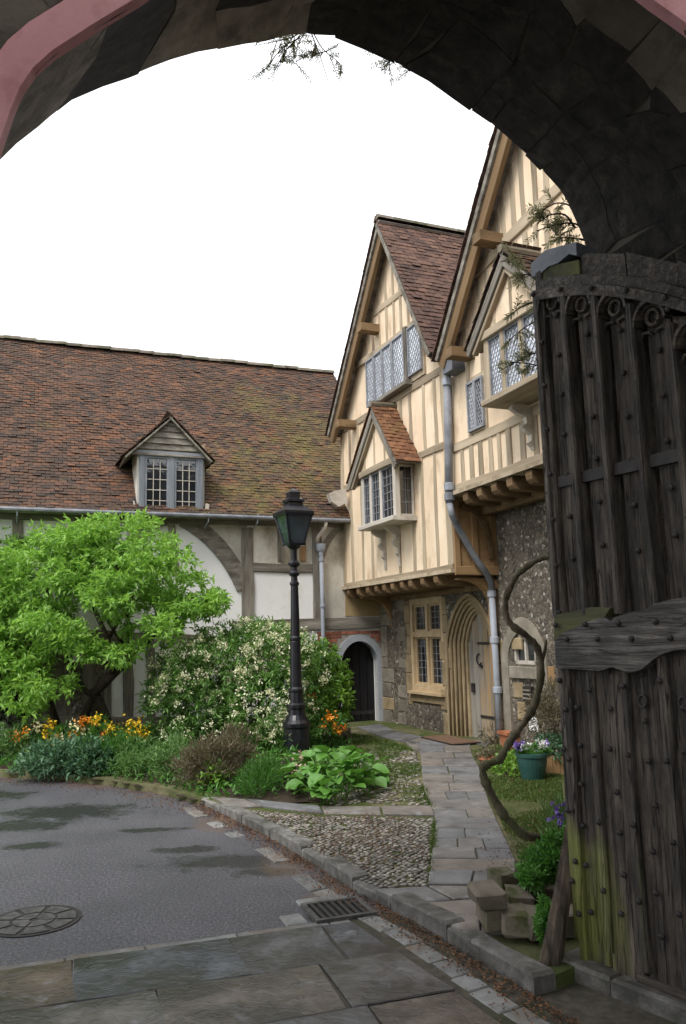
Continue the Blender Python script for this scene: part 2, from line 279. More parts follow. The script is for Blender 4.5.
# ------------------------------------------------------------------ mesh building
class MB:
    def __init__(s): s.v = []; s.f = []
    def add(s, vs, fs):
        k = len(s.v); s.v += [tuple(p) for p in vs]; s.f += [tuple(i + k for i in f) for f in fs]; return s
    def prism(s, lo, hi):
        n = len(lo); return s.add(list(lo) + list(hi), [tuple(range(n - 1, -1, -1)), tuple(range(n, 2 * n))] + [(i, (i + 1) % n, n + (i + 1) % n, n + i) for i in range(n)])
    def box(s, x0, x1, y0, y1, z0, z1):
        return s.prism([(x0, y0, z0), (x1, y0, z0), (x1, y1, z0), (x0, y1, z0)], [(x0, y0, z1), (x1, y0, z1), (x1, y1, z1), (x0, y1, z1)])
    def sprism(s, fr, pts, o0, o1):                           # polygon on a frame, from offset o0 to o1
        return s.prism([fr.p(a, z, o0) for a, z in pts], [fr.p(a, z, o1) for a, z in pts])
    def fbox(s, fr, a0, a1, z0, z1, o0, o1): return s.sprism(fr, [(a0, z0), (a1, z0), (a1, z1), (a0, z1)], o0, o1)
    def tube(s, pts, rad, n=8, cap=True):
        pts = [V3(p) for p in pts]; vs = []; fs = []; up = V3((.31, .17, .93)); L = len(pts)
        if not hasattr(rad, '__len__'): rad = [rad] * L
        prev = None
        for i, p in enumerate(pts):
            d = (pts[min(i + 1, L - 1)] - pts[max(i - 1, 0)]).normalized()
            a = (prev - d * prev.dot(d)) if prev is not None else d.cross(up)
            if a.length < 1e-5: a = d.orthogonal()
            a.normalize(); prev = a; b = d.cross(a)
            for k in range(n):
                t = 2 * math.pi * k / n; vs.append(p + (a * math.cos(t) + b * math.sin(t)) * rad[i])
        for i in range(L - 1):
            for k in range(n): fs.append((i * n + k, i * n + (k + 1) % n, (i + 1) * n + (k + 1) % n, (i + 1) * n + k))
        if cap: fs.append(tuple(range(n - 1, -1, -1))); fs.append(tuple((L - 1) * n + k for k in range(n)))
        return s.add(vs, fs)
    def lathe(s, prof, c=(0, 0, 0), n=16):
        vs = []; fs = []; L = len(prof)
        for r, z in prof:
            for k in range(n): t = 2 * math.pi * k / n; vs.append((c[0] + r * math.cos(t), c[1] + r * math.sin(t), c[2] + z))
        for i in range(L - 1):
            for k in range(n): fs.append((i * n + k, i * n + (k + 1) % n, (i + 1) * n + (k + 1) % n, (i + 1) * n + k))
        fs.append(tuple(range(n - 1, -1, -1))); fs.append(tuple((L - 1) * n + k for k in range(n))); return s.add(vs, fs)
    def strip(s, fr, outer, inner, o0, o1):                   # ring between two open polylines on a frame
        n = len(outer); vs = []
        for o in (o0, o1):
            vs += [fr.p(a, z, o) for a, z in outer] + [fr.p(a, z, o) for a, z in inner]
        fs = []; b = 2 * n
        for i in range(n - 1):
            fs += [(b + i, b + i + 1, b + n + i + 1, b + n + i), (i + 1, i, n + i, n + i + 1), (i, i + 1, b + i + 1, b + i), (n + i + 1, n + i, b + n + i, b + n + i + 1)]
        fs += [(0, b, b + n, n), (n - 1, 2 * n - 1, b + 2 * n - 1, b + n - 1)]
        return s.add(vs, fs)
    def mesh(s, name, smooth=False):
        me = bpy.data.meshes.new(name); me.from_pydata(s.v, [], s.f)
        if smooth: me.polygons.foreach_set('use_smooth', [True] * len(me.polygons))
        me.update(); return me
WM = {}
def link(name, me, mat, parent=None, W=None):
    o = bpy.data.objects.new(name, me); COL.objects.link(o)
    if me is not None and mat is not None and not me.materials: me.materials.append(M[mat] if isinstance(mat, str) else mat)
    W = W.copy() if W is not None else Matrix.Identity(4); WM[o.name] = W; o.matrix_basis = W
    if parent is not None: o.parent = parent; o.matrix_parent_inverse = WM[parent.name].inverted()
    return o
def obj(name, mb, mat, parent=None, W=None, smooth=False):
    me = mb.mesh(name, smooth)
    if not smooth: fixn(me)
    else: fixn(me)
    return link(name, me, mat, parent, W)
import bmesh
def fixn(me):
    bm = bmesh.new(); bm.from_mesh(me); bmesh.ops.recalc_face_normals(bm, faces=bm.faces); bm.to_mesh(me); bm.free()
def tag(o, label=None, cat=None, group=None, kind=None):
    if label: o['label'] = label
    if cat: o['category'] = cat
    if group: o['group'] = group
    if kind: o['kind'] = kind
    return o
def thing(name, label, cat, loc, group=None):
    return tag(link(name, None, None, None, Matrix.Translation(V3(loc))), label, cat, group)
def beam(name, parent, mat, p, q, n, w, d0, d1, w2=None, jit=.02, ch=.008, seg=.35):
    """timber from p to q; n = outward normal, w = width, d0..d1 = depth along n; local x runs along the grain"""
    p = V3(p); q = V3(q); x = (q - p); L = x.length; x.normalize(); n = V3(n); n = (n - x * n.dot(x)).normalized(); y = n.cross(x)
    W = Matrix.Identity(4)
    for i in range(3): W[i][0] = x[i]; W[i][1] = y[i]; W[i][2] = n[i]; W[i][3] = p[i]
    k = max(1, int(L / seg)); vs = []; fs = []; w2 = w2 or w; jit = min(jit, w * .16); ch = min(ch, w * .2, abs(d1 - d0) * .4)
    bow = random.uniform(-1, 1) * jit
    for i in range(k + 1):
        t = i / k; ww = w + (w2 - w) * t; a = -ww / 2 + random.uniform(-jit, jit) * .6 + bow * math.sin(t * math.pi); b = ww / 2 + random.uniform(-jit, jit) * .6 + bow * math.sin(t * math.pi); d = d1 + random.uniform(-jit, jit) * .25
        vs += [(L * t, a, d0), (L * t, a, d - ch), (L * t, a + ch, d), (L * t, b - ch, d), (L * t, b, d - ch), (L * t, b, d0)]
    for i in range(k):
        for j in range(6): fs.append((i * 6 + j, i * 6 + (j + 1) % 6, i * 6 + 6 + (j + 1) % 6, i * 6 + 6 + j))
    fs += [(5, 4, 3, 2, 1, 0), tuple(k * 6 + j for j in range(6))]
    mb = MB(); mb.add(vs, fs); return obj(name, mb, mat, parent, W)
def fbeam(name, parent, mat, fr, a, b, w, d0, d1, **k): return beam(name, parent, mat, fr.p(a[0], a[1]), fr.p(b[0], b[1]), fr.n, w, d0, d1, **k)
def roughblock(name, parent, mat, c, size, rz=0, jit=.015, W=None, sub=2):
    """an uneven stone block: chamfered box with displaced vertices, local axes centred on the stone's base"""
    bm = bmesh.new(); bmesh.ops.create_cube(bm, size=1)
    bmesh.ops.bevel(bm, geom=list(bm.edges), offset=.08, segments=1, affect='EDGES')
    for v in bm.verts:
        v.co.x *= size[0]; v.co.y *= size[1]; v.co.z = (v.co.z + .5) * size[2]; v.co += V3([random.uniform(-jit, jit) for _ in range(3)])
    me = bpy.data.meshes.new(name); bm.to_mesh(me); bm.free()
    return link(name, me, mat, parent, W if W is not None else Matrix.Translation(V3(c)) @ Matrix.Rotation(rz, 4, 'Z'))
def flag(name, parent, mat, pts, z0, z1, gap=.008, ch=.012, tilt=.003, sub=.25):
    """a paving stone cut to a ground polygon, worn edges"""
    pts = [V3((p[0], p[1], 0)) for p in pts]; c = sum(pts, V3()) / len(pts); ring = []
    for i, p in enumerate(pts):
        q = pts[(i + 1) % len(pts)]; k = max(1, int((q - p).length / sub))
        for j in range(k):
            r = p.lerp(q, j / k); j_ = .006 if j else .002; ring.append(r + V3((random.uniform(-j_, j_), random.uniform(-j_, j_), 0)))
    def ins(g): return [p + (c - p).normalized() * g for p in ring]
    tx, ty, dz = random.uniform(-tilt, tilt), random.uniform(-tilt, tilt), random.uniform(-tilt, tilt)
    def top(ps, z): return [V3((p.x, p.y, z + dz + tx * (p.x - c.x) + ty * (p.y - c.y))) for p in ps]
    a = [V3((p.x, p.y, z0)) for p in ins(gap)]; b = top(ins(gap), z1 - ch * .7); d = top(ins(gap + ch), z1); n = len(ring)
    mb = MB(); vs = a + b + d
    fs = [tuple(range(2 * n, 3 * n))] + [(i, (i + 1) % n, n + (i + 1) % n, n + i) for i in range(n)] + [(n + i, n + (i + 1) % n, 2 * n + (i + 1) % n, 2 * n + i) for i in range(n)]
    mb.add([v - V3((c.x, c.y, 0)) for v in vs], fs); return obj(name, mb, mat, parent, Matrix.Translation(V3((c.x, c.y, 0))))
def clip(poly, p, n):                                         # keep the side where (q-p).n >= 0
    out = []
    for i in range(len(poly)):
        a, b = poly[i], poly[(i + 1) % len(poly)]; da = (a - p).dot(n); db = (b - p).dot(n)
        if da >= 0: out.append(a)
        if da * db < 0: out.append(a.lerp(b, da / (da - db)))
    return out
def inpoly(x, y, P):
    c = False; j = len(P) - 1
    for i in range(len(P)):
        if (P[i][1] > y) != (P[j][1] > y) and x < (P[j][0] - P[i][0]) * (y - P[i][1]) / (P[j][1] - P[i][1]) + P[i][0]: c = not c
        j = i
    return c
def tiles(name, parent, mat, O, e, up, nrm, poly, gauge=.1, tw=.165, th=.014, seedj=.01, ymax=None):
    """plain tiles laid in courses; O + e*a + up*b, kept where (a, b) lies in poly"""
    e = V3(e).normalized(); up = V3(up).normalized(); nrm = V3(nrm).normalized(); a0 = min(p[0] for p in poly); a1 = max(p[0] for p in poly); b0 = min(p[1] for p in poly); b1 = max(p[1] for p in poly)
    mb = MB(); r = 0; b = b0
    while b < b1:
        a = a0 - tw + (tw / 2 if r % 2 else 0)
        while a < a1 + tw:
            xa, xb = max(a, a0), min(a + tw, a1)
            if xb - xa > .03 and inpoly((xa + xb) / 2, min(b + gauge * .5, b1 - .001), poly):
                j = lambda k: random.uniform(-k, k)
                sg_ = .04 * mnoise.noise(V3((a * .45 + O.x, b * .45, 3))) + .012 * mnoise.noise(V3((a * 2, b * 2, 9))); lift = th * 1.7 + j(.008)
                if random.random() < .02: lift += .014
                x0, x1 = xa + .004 + j(.003), xb - .004 + j(.003); ya = b + j(seedj); yb = b + gauge * 1.45; sk = j(.006)
                P = lambda x, y, h: O + e * x + up * y + nrm * (h + sg_)
                lo = [P(x0, ya, lift - th), P(x1, ya + sk, lift - th), P(x1, yb, 0), P(x0, yb, 0)]
                hi = [P(x0, ya, lift), P(x1, ya + sk, lift), P(x1, yb, th * .6), P(x0, yb, th * .6)]
                k = len(mb.v); mb.v += [tuple(v) for v in lo + hi]
                mb.f += [(k + 4, k + 5, k + 6, k + 7), (k, k + 1, k + 5, k + 4), (k + 1, k + 2, k + 6, k + 5), (k + 3, k, k + 4, k + 7)]
            a += tw
        b += gauge + random.uniform(-.004, .004); r += 1
    me = mb.mesh(name); return tag(link(name, me, mat, parent), kind='stuff')
def wallgrid(mb, fr, a0, a1, z0, z1, holes, depth, off=0.0):
    A = sorted({a0, a1} | {h[0] for h in holes} | {h[1] for h in holes}); Z = sorted({z0, z1} | {h[2] for h in holes} | {h[3] for h in holes})
    for i in range(len(A) - 1):
        for j in range(len(Z) - 1):
            ca, cz = (A[i] + A[i + 1]) / 2, (Z[j] + Z[j + 1]) / 2
            if any(h[0] < ca < h[1] and h[2] < cz < h[3] for h in holes): continue
            mb.add([fr.p(A[i], Z[j], off), fr.p(A[i + 1], Z[j], off), fr.p(A[i + 1], Z[j + 1], off), fr.p(A[i], Z[j + 1], off)], [(0, 1, 2, 3)])
    for h in holes:
        c = [(h[0], h[2]), (h[1], h[2]), (h[1], h[3]), (h[0], h[3])]
        for i in range(4):
            p, q = c[i], c[(i + 1) % 4]; mb.add([fr.p(*p, off), fr.p(*q, off), fr.p(*q, off - depth), fr.p(*p, off - depth)], [(0, 1, 2, 3)])
    return mb
# leaves: two folded triangles each, built in bulk
def leaf_arrays(C, D, length, width, fold=.25, nrm=None):
    n = len(C); D = D / (np.linalg.norm(D, axis=1, keepdims=True) + 1e-9)
    if nrm is None: nrm = rng.normal(size=(n, 3)) * .6 + np.array([0, 0, 1.0])
    S = np.cross(D, nrm); S /= (np.linalg.norm(S, axis=1, keepdims=True) + 1e-9); T = np.cross(S, D)
    L = np.asarray(length).reshape(-1, 1) * np.ones((n, 1)); Wd = np.asarray(width).reshape(-1, 1) * np.ones((n, 1))
    b = C; t = C + D * L - T * L * .15; l = C + D * L * .45 + S * Wd * .5 + T * Wd * fold; r = C + D * L * .45 - S * Wd * .5 + T * Wd * fold
    V = np.stack([b, l, t, r], 1).reshape(-1, 3); i = np.arange(n)[:, None] * 4
    return V, np.concatenate([i + np.array([0, 2, 1]), i + np.array([0, 3, 2])], 1).reshape(-1, 3)
def bulk(name, parent, mat, parts, W=None):
    V = []; F = []; k = 0
    for v, f in parts: V.append(v); F.append(f + k); k += len(v)
    V = np.concatenate(V).astype(np.float32); F = np.concatenate(F).astype(np.int32)
    me = bpy.data.meshes.new(name); me.vertices.add(len(V)); me.vertices.foreach_set('co', V.ravel())
    me.loops.add(F.size); me.loops.foreach_set('vertex_index', F.ravel()); me.polygons.add(len(F))
    me.polygons.foreach_set('loop_start', np.arange(0, F.size, 3, dtype=np.int32)); me.update(calc_edges=True); me.validate()
    return link(name, me, mat, parent, W)
def unit(n):
    v = rng.normal(size=(n, 3)); return v / np.linalg.norm(v, axis=1, keepdims=True)
def clump(c, r, ntips, per, L, Wd, droop=.1, shell=.55, upb=.35, spread=.9):
    """leaf whorls at twig tips spread through an uneven ellipsoid"""
    u = unit(ntips); rad = shell + (1 - shell) * rng.random((ntips, 1)) ** .6
    lump = np.array([1 + .22 * mnoise.noise(V3((q * 2.3 + np.array(c)).tolist())) for q in u])[:, None]
    P = np.array(c) + u * np.array(r) * rad * lump; D0 = u * .8 + np.array([0, 0, upb])
    P = np.repeat(P, per, 0); D = np.repeat(D0, per, 0) + rng.normal(size=(ntips * per, 3)) * spread; D[:, 2] -= droop
    P = P + rng.normal(size=P.shape) * L * .25
    n = len(P); return leaf_arrays(P, D, L * (.6 + .6 * rng.random(n)), Wd * (.7 + .5 * rng.random(n)))

# =================================================================== THE SETTING: ground, road, kerb, paving
def gp(lst, z=GZ): return [ground(x, y, z) for x, y in lst]
mb = MB(); mb.add([(-250, -250, -.06), (250, -250, -.06), (250, 250, -.06), (-250, 250, -.06)], [(0, 1, 2, 3)])
tag(obj('ground', mb, 'ground'), 'mossy earth under the courtyard', None, kind='structure')
mb = MB(); mb.add([(-30, -8, 0), (3.4, -8, 0), (3.4, 14, 0), (-30, 14, 0)], [(0, 1, 2, 3)]); mb.add([(-30, -8, -.05), (3.4, -8, -.05), (3.4, 14, -.05), (-30, 14, -.05)], [(3, 2, 1, 0)])
tag(obj('road', mb, 'asphalt'), 'damp grey asphalt courtyard drive with dark puddle stains', None, kind='structure')
KPX = [(201, 796), (231, 810), (262, 824.5), (295.5, 843), (316.5, 855), (334, 867), (369, 887), (405.7, 904), (438, 922), (459, 934), (534, 977)]
KP = gp(KPX)
BEDPX = [(-260, 758), (-120, 762), (0, 770), (60, 773), (110, 778), (160, 786), (201, 796)]
BED = gp(BEDPX)
def offs(line, d):                                            # offset a ground polyline to its left/right
    out = []
    for i, p in enumerate(line):
        t = (line[min(i + 1, len(line) - 1)] - line[max(i - 1, 0)]).normalized(); out.append(p + V3((-t.y, t.x, 0)) * d)
    return out
KB = offs(KP, .13)
poly = BED + KB[1:] + [V3((1.35, 4.45, GZ)), V3((9, 7.5, GZ)), V3((9, 20, GZ)), V3((-16, 20, GZ))]
vz = GZ - .016
mb = MB(); mb.prism([V3((p.x, p.y, -.05)) for p in poly], [V3((p.x, p.y, vz)) for p in poly])
tag(obj('verge', mb, 'ground'), 'mossy raised ground around the path', None, kind='structure')
# kerb stones
kerb = tag(link('kerb', None, None, None, Matrix.Translation(KP[0])), 'worn grey kerb stones between drive and cobbles', None, kind='structure')
def along(line, d):
    for i in range(len(line) - 1):
        L = (line[i + 1] - line[i]).length
        if d <= L or i == len(line) - 2: return line[i].lerp(line[i + 1], d / L)
        d -= L
klen = sum((KP[i + 1] - KP[i]).length for i in range(len(KP) - 1)); kblen = sum((KB[i + 1] - KB[i]).length for i in range(len(KB) - 1))
d = 0.0
while d < klen - .1:
    e = min(d + random.uniform(.42, .72), klen)
    if klen - e < .3: e = klen
    q = [along(KP, d), along(KP, e), along(KB, e * kblen / klen), along(KB, d * kblen / klen)]
    flag('kerb_stone', kerb, 'kerb', q, -.04, GZ + random.uniform(-.008, .008), gap=.005, ch=.022, tilt=.02, sub=.1); d = e
# two rows of pale setts along the gutter
setts = tag(link('gutter', None, None, None, Matrix.Translation(V3((KP[0].x, KP[0].y, 0)))), 'gutter of pale granite setts along the kerb', None, kind='structure')
KR = [V3((p.x, p.y, 0)) for p in KP]; d = .05
KR.append(KR[-1] + (KR[-1] - KR[-2]).normalized() * 1.6)
o1, o2 = offs(KR, -.10), offs(KR, -.25); L1 = sum((KR[i + 1] - KR[i]).length for i in range(len(KR) - 1))
while d < L1 - .2:
    e = d + random.uniform(.16, .3)
    if random.random() > (.3 if d < 3.6 else .04):
        s = random.uniform(-.02, .02); q = [along(offs(KR, -.11 + s), d), along(offs(KR, -.11 + s), e), along(offs(KR, -.24 + s), e), along(offs(KR, -.24 + s), d)]
        flag('sett', setts, 'sett', q, -.02, .009, gap=.006, ch=.008, tilt=.004)
    d = e
# big wet flagstones under the arch
pav = tag(link('pavement', None, None, None, Matrix.Translation(V3((0, 4.6, 0)))), 'wet york stone flags under the gateway', None, kind='structure')
eL, eR = ground(0, 968), ground(380, 915); ed = (eR - eL); ed.z = 0; ed.normalize(); en = V3((ed.y, -ed.x, 0))
base = offs(KR, -.27)
mb = MB(); pl = [eL - ed * 6, eL + ed * 5.5, eL + ed * 5.5 + en * 10, eL - ed * 6 + en * 10]
mb.add([V3((p.x, p.y, .004)) for p in pl], [(0, 1, 2, 3)]); obj('joint_bed', mb, 'joint', pav)
# narrow edging strip along the asphalt, then rows of flags
rows = [(0, .065), (.065, .62), (.62, 1.16), (1.16, 1.78), (1.78, 2.4), (2.4, 3.1), (3.1, 3.9), (3.9, 4.8)]
for ri, (v0, v1) in enumerate(rows):
    a = -3.6 + random.uniform(0, .4)
    while a < 5:
        b = a + (random.uniform(.35, .6) if ri == 0 else random.uniform(.62, 1.15))
        if ri in (1, 2, 3) and a > -1: b = a + random.uniform(.55, .9)
        sk = random.uniform(-.04, .04) if ri else 0
        q = [eL + ed * a + en * v0, eL + ed * b + en * v0, eL + ed * (b + sk) + en * v1, eL + ed * (a) + en * v1]
        for i in range(len(base) - 1):
            if i < 5: continue
            t = (base[i + 1] - base[i]).normalized(); q = clip(q, base[i], V3((t.y, -t.x, 0)))
            if len(q) < 3: break
        if len(q) >= 3:
            ar = abs(sum(q[i].x * q[(i + 1) % len(q)].y - q[(i + 1) % len(q)].x * q[i].y for i in range(len(q)))) / 2
            if ar > .004 and (ri or random.random() < .6): flag('paving_slab' if ri else 'edging_stone', pav, 'slab' if ri else 'sett', [V3((p.x, p.y, 0)) for p in q], -.02, .016 if ri else .012, gap=.004, ch=.007, tilt=.005)
        a = b + (0 if not ri else sk * .0)
# garden path of coursed slabs
path = tag(link('path', None, None, None, Matrix.Translation(ground(460, 800, GZ))), 'grey stone slab path leading to the arched oak door', None, kind='structure')
PL = [(741, 405), (747, 419), (760, 421), (775, 422), (790, 424), (808, 432), (822, 436), (850, 432), (886, 427)]
PR = [(741, 472), (747, 470), (757, 473), (769, 481), (794, 486), (820, 497), (849, 511), (865, 519), (886, 512)]
def li(T, y):
    for i in range(len(T) - 1):
        if y <= T[i + 1][0]: return T[i][1] + (T[i + 1][1] - T[i][1]) * (y - T[i][0]) / (T[i + 1][0] - T[i][0])
    return T[-1][1]
ys = [741, 746, 752, 759, 766, 774, 783, 791, 800, 809, 818, 828, 838, 848, 859, 871, 885]
for i in range(len(ys) - 1):
    y0, y1 = ys[i], ys[i + 1]; cut = [0, 1] if random.random() < .25 else ([0, random.uniform(.35, .65), 1] if random.random() < .75 else [0, .33, .68, 1])
    P = lambda t, y: ground(li(PL, y) + (li(PR, y) - li(PL, y)) * t, y + random.uniform(-.2, .2), GZ)
    for j in range(len(cut) - 1):
        flag('path_slab', path, 'path', [P(cut[j], y0), P(cut[j + 1], y0), P(cut[j + 1], y1), P(cut[j], y1)], 0, GZ + .004, gap=.006, ch=.01, tilt=.006)
for q in ([(357, 727), (380, 724.5), (397, 731), (380, 736)], [(380, 736), (397, 731), (424, 736.5), (405, 742)], [(405, 741), (424, 736.5), (446, 737), (440, 741)], [(441, 741), (448, 737), (492, 741), (486, 747), (472, 741.5)],
          [(405, 742), (419, 746), (421, 752), (412, 749)],
          [(375, 889), (427, 886), (452, 900), (408, 903)], [(428, 886), (512, 886), (506, 896), (454, 899.5)], [(409, 904), (453, 901), (481, 899), (481, 932), (460, 931), (440, 920)], [(481, 899), (520, 893), (530, 930), (481, 933)],
          [(213, 797), (245, 799), (262, 806), (232, 808)], [(246, 799), (320, 806), (323, 813), (263, 806)], [(321, 806), (380, 806), (382, 814), (324, 813)], [(381, 806), (432, 806), (435, 815), (383, 814)]):
    flag('path_slab', path, 'path', gp(q), 0, GZ + .004, gap=.006, ch=.01, tilt=.005)
# cobbled strips
def cobbles(name, label, pxpoly, step, seed, fill=.93):
    random.seed(seed); P = [(p.x, p.y) for p in gp(pxpoly)]; mb = MB(); x0, x1 = min(p[0] for p in P), max(p[0] for p in P); y0, y1 = min(p[1] for p in P), max(p[1] for p in P)
    bm = bmesh.new(); bmesh.ops.create_icosphere(bm, subdivisions=1, radius=1); bv = [v.co.copy() for v in bm.verts]; bf = [tuple(v.index for v in f.verts) for f in bm.faces]; bm.free()
    y = y0; r = 0
    while y < y1:
        x = x0 + (step / 2 if r % 2 else 0)
        while x < x1:
            px, py = x + random.uniform(-.2, .2) * step, y + random.uniform(-.2, .2) * step
            if inpoly(px, py, P) and random.random() < fill:
                a = random.uniform(0, 3.1); sx, sy, sz = step * random.uniform(.42, .66), step * random.uniform(.3, .46), random.uniform(.006, .012); ca, sa = math.cos(a), math.sin(a)
                mb.add([(px + (v.x * ca * sx - v.y * sa * sy), py + (v.x * sa * sx + v.y * ca * sy), vz + .006 + v.z * sz * (1 + .2 * random.uniform(-1, 1))) for v in bv], bf)
            x += step
        y += step * .8; r += 1
    return tag(obj(name, mb, 'cobble', smooth=True), label, 'cobbles', kind='stuff')
cobbles('cobbles', 'strip of rounded flint cobbles between kerb and stone path', [(252, 809), (322, 815), (383, 816), (434, 817), (433, 835), (428, 884), (388, 886), (372, 884), (338, 865), (318, 852), (296, 839)], .05, 3)
cobbles('cobbles', 'mossy cobbles behind the slab band by the broad leaved clump', [(330, 804), (350, 770), (372, 748), (398, 746), (417, 752), (420, 775), (424, 795), (430, 804)], .075, 4, .6)
random.seed(11)
# drain grating and round cover let into the road
g0 = ground(338, 912); dr = thing('drain_grating', 'iron drain grating with slots beside the kerb', 'drain', g0)
a_ = V3((.93, .33, 0)); b_ = V3((-.33, .93, 0))
def loc(c, x, y, z): return c + a_ * x * .72 + b_ * y * .8 + V3((0, 0, z))
def lbox(c, x0, x1, y0, y1, z0, z1, mb=None):
    mb = mb or MB(); return mb.prism([loc(c, *q, z0) for q in ((x0, y0), (x1, y0), (x1, y1), (x0, y1))], [loc(c, *q, z1) for q in ((x0, y0), (x1, y0), (x1, y1), (x0, y1))])
obj('drain_pit', lbox(g0, -.24, .24, -.2, .2, -.01, .012), 'blackdoor', dr)
fr = MB(); lbox(g0, -.27, .27, .18, .22, 0, .026, fr); lbox(g0, -.27, .27, -.22, -.18, 0, .026, fr); lbox(g0, -.27, -.23, -.18, .18, 0, .025, fr); lbox(g0, .23, .27, -.18, .18, 0, .025, fr); obj('frame', fr, 'concrete', dr)
for k in range(7): obj('bar', lbox(g0, -.20 + k * .062, -.17 + k * .062, -.178, .178, .006, .023), 'iron', dr)
for dx, dy, sx, sy in ((-.42, -.05, .2, .26), (-.1, .32, .36, .14), (.22, .32, .22, .13)): flag('surround_stone', dr, 'sett', [loc(g0, dx - sx / 2, dy - sy / 2, 0), loc(g0, dx + sx / 2, dy - sy / 2, 0), loc(g0, dx + sx / 2, dy + sy / 2, 0), loc(g0, dx - sx / 2, dy + sy / 2, 0)], -.01, .012)
gm = ground(34, 921); mh = thing('manhole_cover', 'round iron manhole cover with segmented pattern in the asphalt', 'manhole cover', gm)
mb = MB(); mb.lathe([(.285, -.01), (.285, .006), (.262, .006), (.262, .004), (.01, .004)], gm, 40); obj('frame', mb, 'iron', mh, smooth=False)
for k in range(4):
    for rr in ((.03, .125), (.14, .25)):
        for h in range(2 if rr[0] > .1 else 1):
            n_ = 2 if rr[0] > .1 else 1; t0 = math.pi / 2 * (k + h / n_) + .07; t1 = math.pi / 2 * (k + (h + 1) / n_) - .07
            arc = [t0 + (t1 - t0) * i / 6 for i in range(7)]; q = [(gm.x + rr[1] * math.cos(t), gm.y + rr[1] * math.sin(t)) for t in arc] + [(gm.x + rr[0] * math.cos(t), gm.y + rr[0] * math.sin(t)) for t in reversed(arc)]
            mb = MB(); mb.prism([V3((x, y, .002)) for x, y in q], [V3((x, y, .009)) for x, y in q]); obj('raised_panel', mb, 'concrete', mh)
# planted bed: soil mound
BP = [(p.x, p.y) for p in BED[:]] + [(p.x, p.y) for p in gp([(232, 806), (262, 808), (300, 812), (345, 806), (352, 780), (352, 745), (345, 730)])] + [(HF.p(-.35, 0, .15).x, HF.p(-.35, 0, .15).y), (HF.p(-10, 0, .15).x, HF.p(-10, 0, .15).y)]
FRONT = [(p.x, p.y) for p in BED] + BP[len(BED):len(BED) + 6]
def segd(x, y, a, b):
    dx, dy = b[0] - a[0], b[1] - a[1]; t = max(0, min(1, ((x - a[0]) * dx + (y - a[1]) * dy) / (dx * dx + dy * dy + 1e-9))); return math.hypot(x - a[0] - t * dx, y - a[1] - t * dy)
def bedz(x, y):
    dd = min(segd(x, y, FRONT[i], FRONT[i + 1]) for i in range(len(FRONT) - 1)); k = min(1, dd / .9)
    return GZ - .035 + .075 * k + .08 * min(1, dd / 3) + .02 * mnoise.noise(V3((x * 2, y * 2, 0)))
mb = MB(); idx = {}; st = .16
for i in range(80):
    for j in range(66):
        x, y = -11 + i * st, 8.3 + j * st
        if inpoly(x + st / 2, y + st / 2, BP):
            q = []
            for a, b in ((0, 0), (1, 0), (1, 1), (0, 1)):
                k = (i + a, j + b)
                if k not in idx: idx[k] = len(mb.v); xx, yy = -11 + k[0] * st, 8.3 + k[1] * st; mb.v.append((xx, yy, bedz(xx, yy)))
                q.append(idx[k])
            mb.f.append(tuple(q))
tag(obj('soil', mb, 'soil', smooth=True), 'dark soil of the planted bed', None, kind='structure')
edg = tag(link('bed_edging', None, None, None, Matrix.Translation(BED[4])), 'low stone edging of the planted bed', None, kind='structure')
for i, (x0, x1) in enumerate(((96, 118), (119, 152), (153, 172), (174, 190))):
    ya = lambda x: 776 + (x - 96) * .155
    q = [ground(x0, ya(x0), 0), ground(x1, ya(x1), 0)]; t = (q[1] - q[0]).normalized(); nn = V3((-t.y, t.x, 0)); flag('edging_stone', edg, 'rubble', [q[0], q[1], q[1] + nn * .14, q[0] + nn * .14], -.02, .125, gap=.006, ch=.02, tilt=.03)

# =================================================================== THE GATEWAY
FARP = Frame((0, 3.75, 0), (1, .4, 0), (.4, -1, 0)); NEARP = Frame((0, 2.6, 0), (1, .2, 0), (.2, -1, 0))
def xz(fr, x, z): return fr.O + fr.u * (x / fr.u.x) + V3((0, 0, z))
farpx = [(0, 160), (17, 145), (35, 131), (75, 94), (110, 85), (150, 69), (190, 55), (250, 43), (300, 33), (340, 38), (380, 57), (420, 73), (460, 102), (494, 127), (520, 150), (545, 174), (560, 191), (575, 219), (587, 251)]
far = [xz(FARP, -1.74, 0), xz(FARP, -1.74, 1.3), xz(FARP, -1.73, 2.6), xz(FARP, -1.68, 3.1), xz(FARP, -1.58, 3.5)] + [plane(x, y, FARP.O, FARP.n) for x, y in farpx] + [xz(FARP, 1.57, 3.5), xz(FARP, 1.68, 3.0), xz(FARP, 1.72, 2.4), xz(FARP, 1.73, 1.2), xz(FARP, 1.73, 0)]
near = [xz(NEARP, -1.24, 0), xz(NEARP, -1.24, 1.3), xz(NEARP, -1.23, 2.4), xz(NEARP, -1.17, 2.95)] + [plane(x, y, NEARP.O, NEARP.n) for x, y in ((2, 140), (13, 108), (25, 80), (51, 56), (102, 23), (143, -1))] + [xz(NEARP, -.32, 4.26), xz(NEARP, .1, 4.52), xz(NEARP, .5, 4.6), xz(NEARP, .9, 4.47)] + [plane(x, y, NEARP.O, NEARP.n) for x, y in ((642, -1), (662, 13), (686, 30))] + [xz(NEARP, 1.75, 3.75), xz(NEARP, 1.95, 3.2), xz(NEARP, 2.02, 2.5), xz(NEARP, 2.04, 1.2), xz(NEARP, 2.04, 0)]
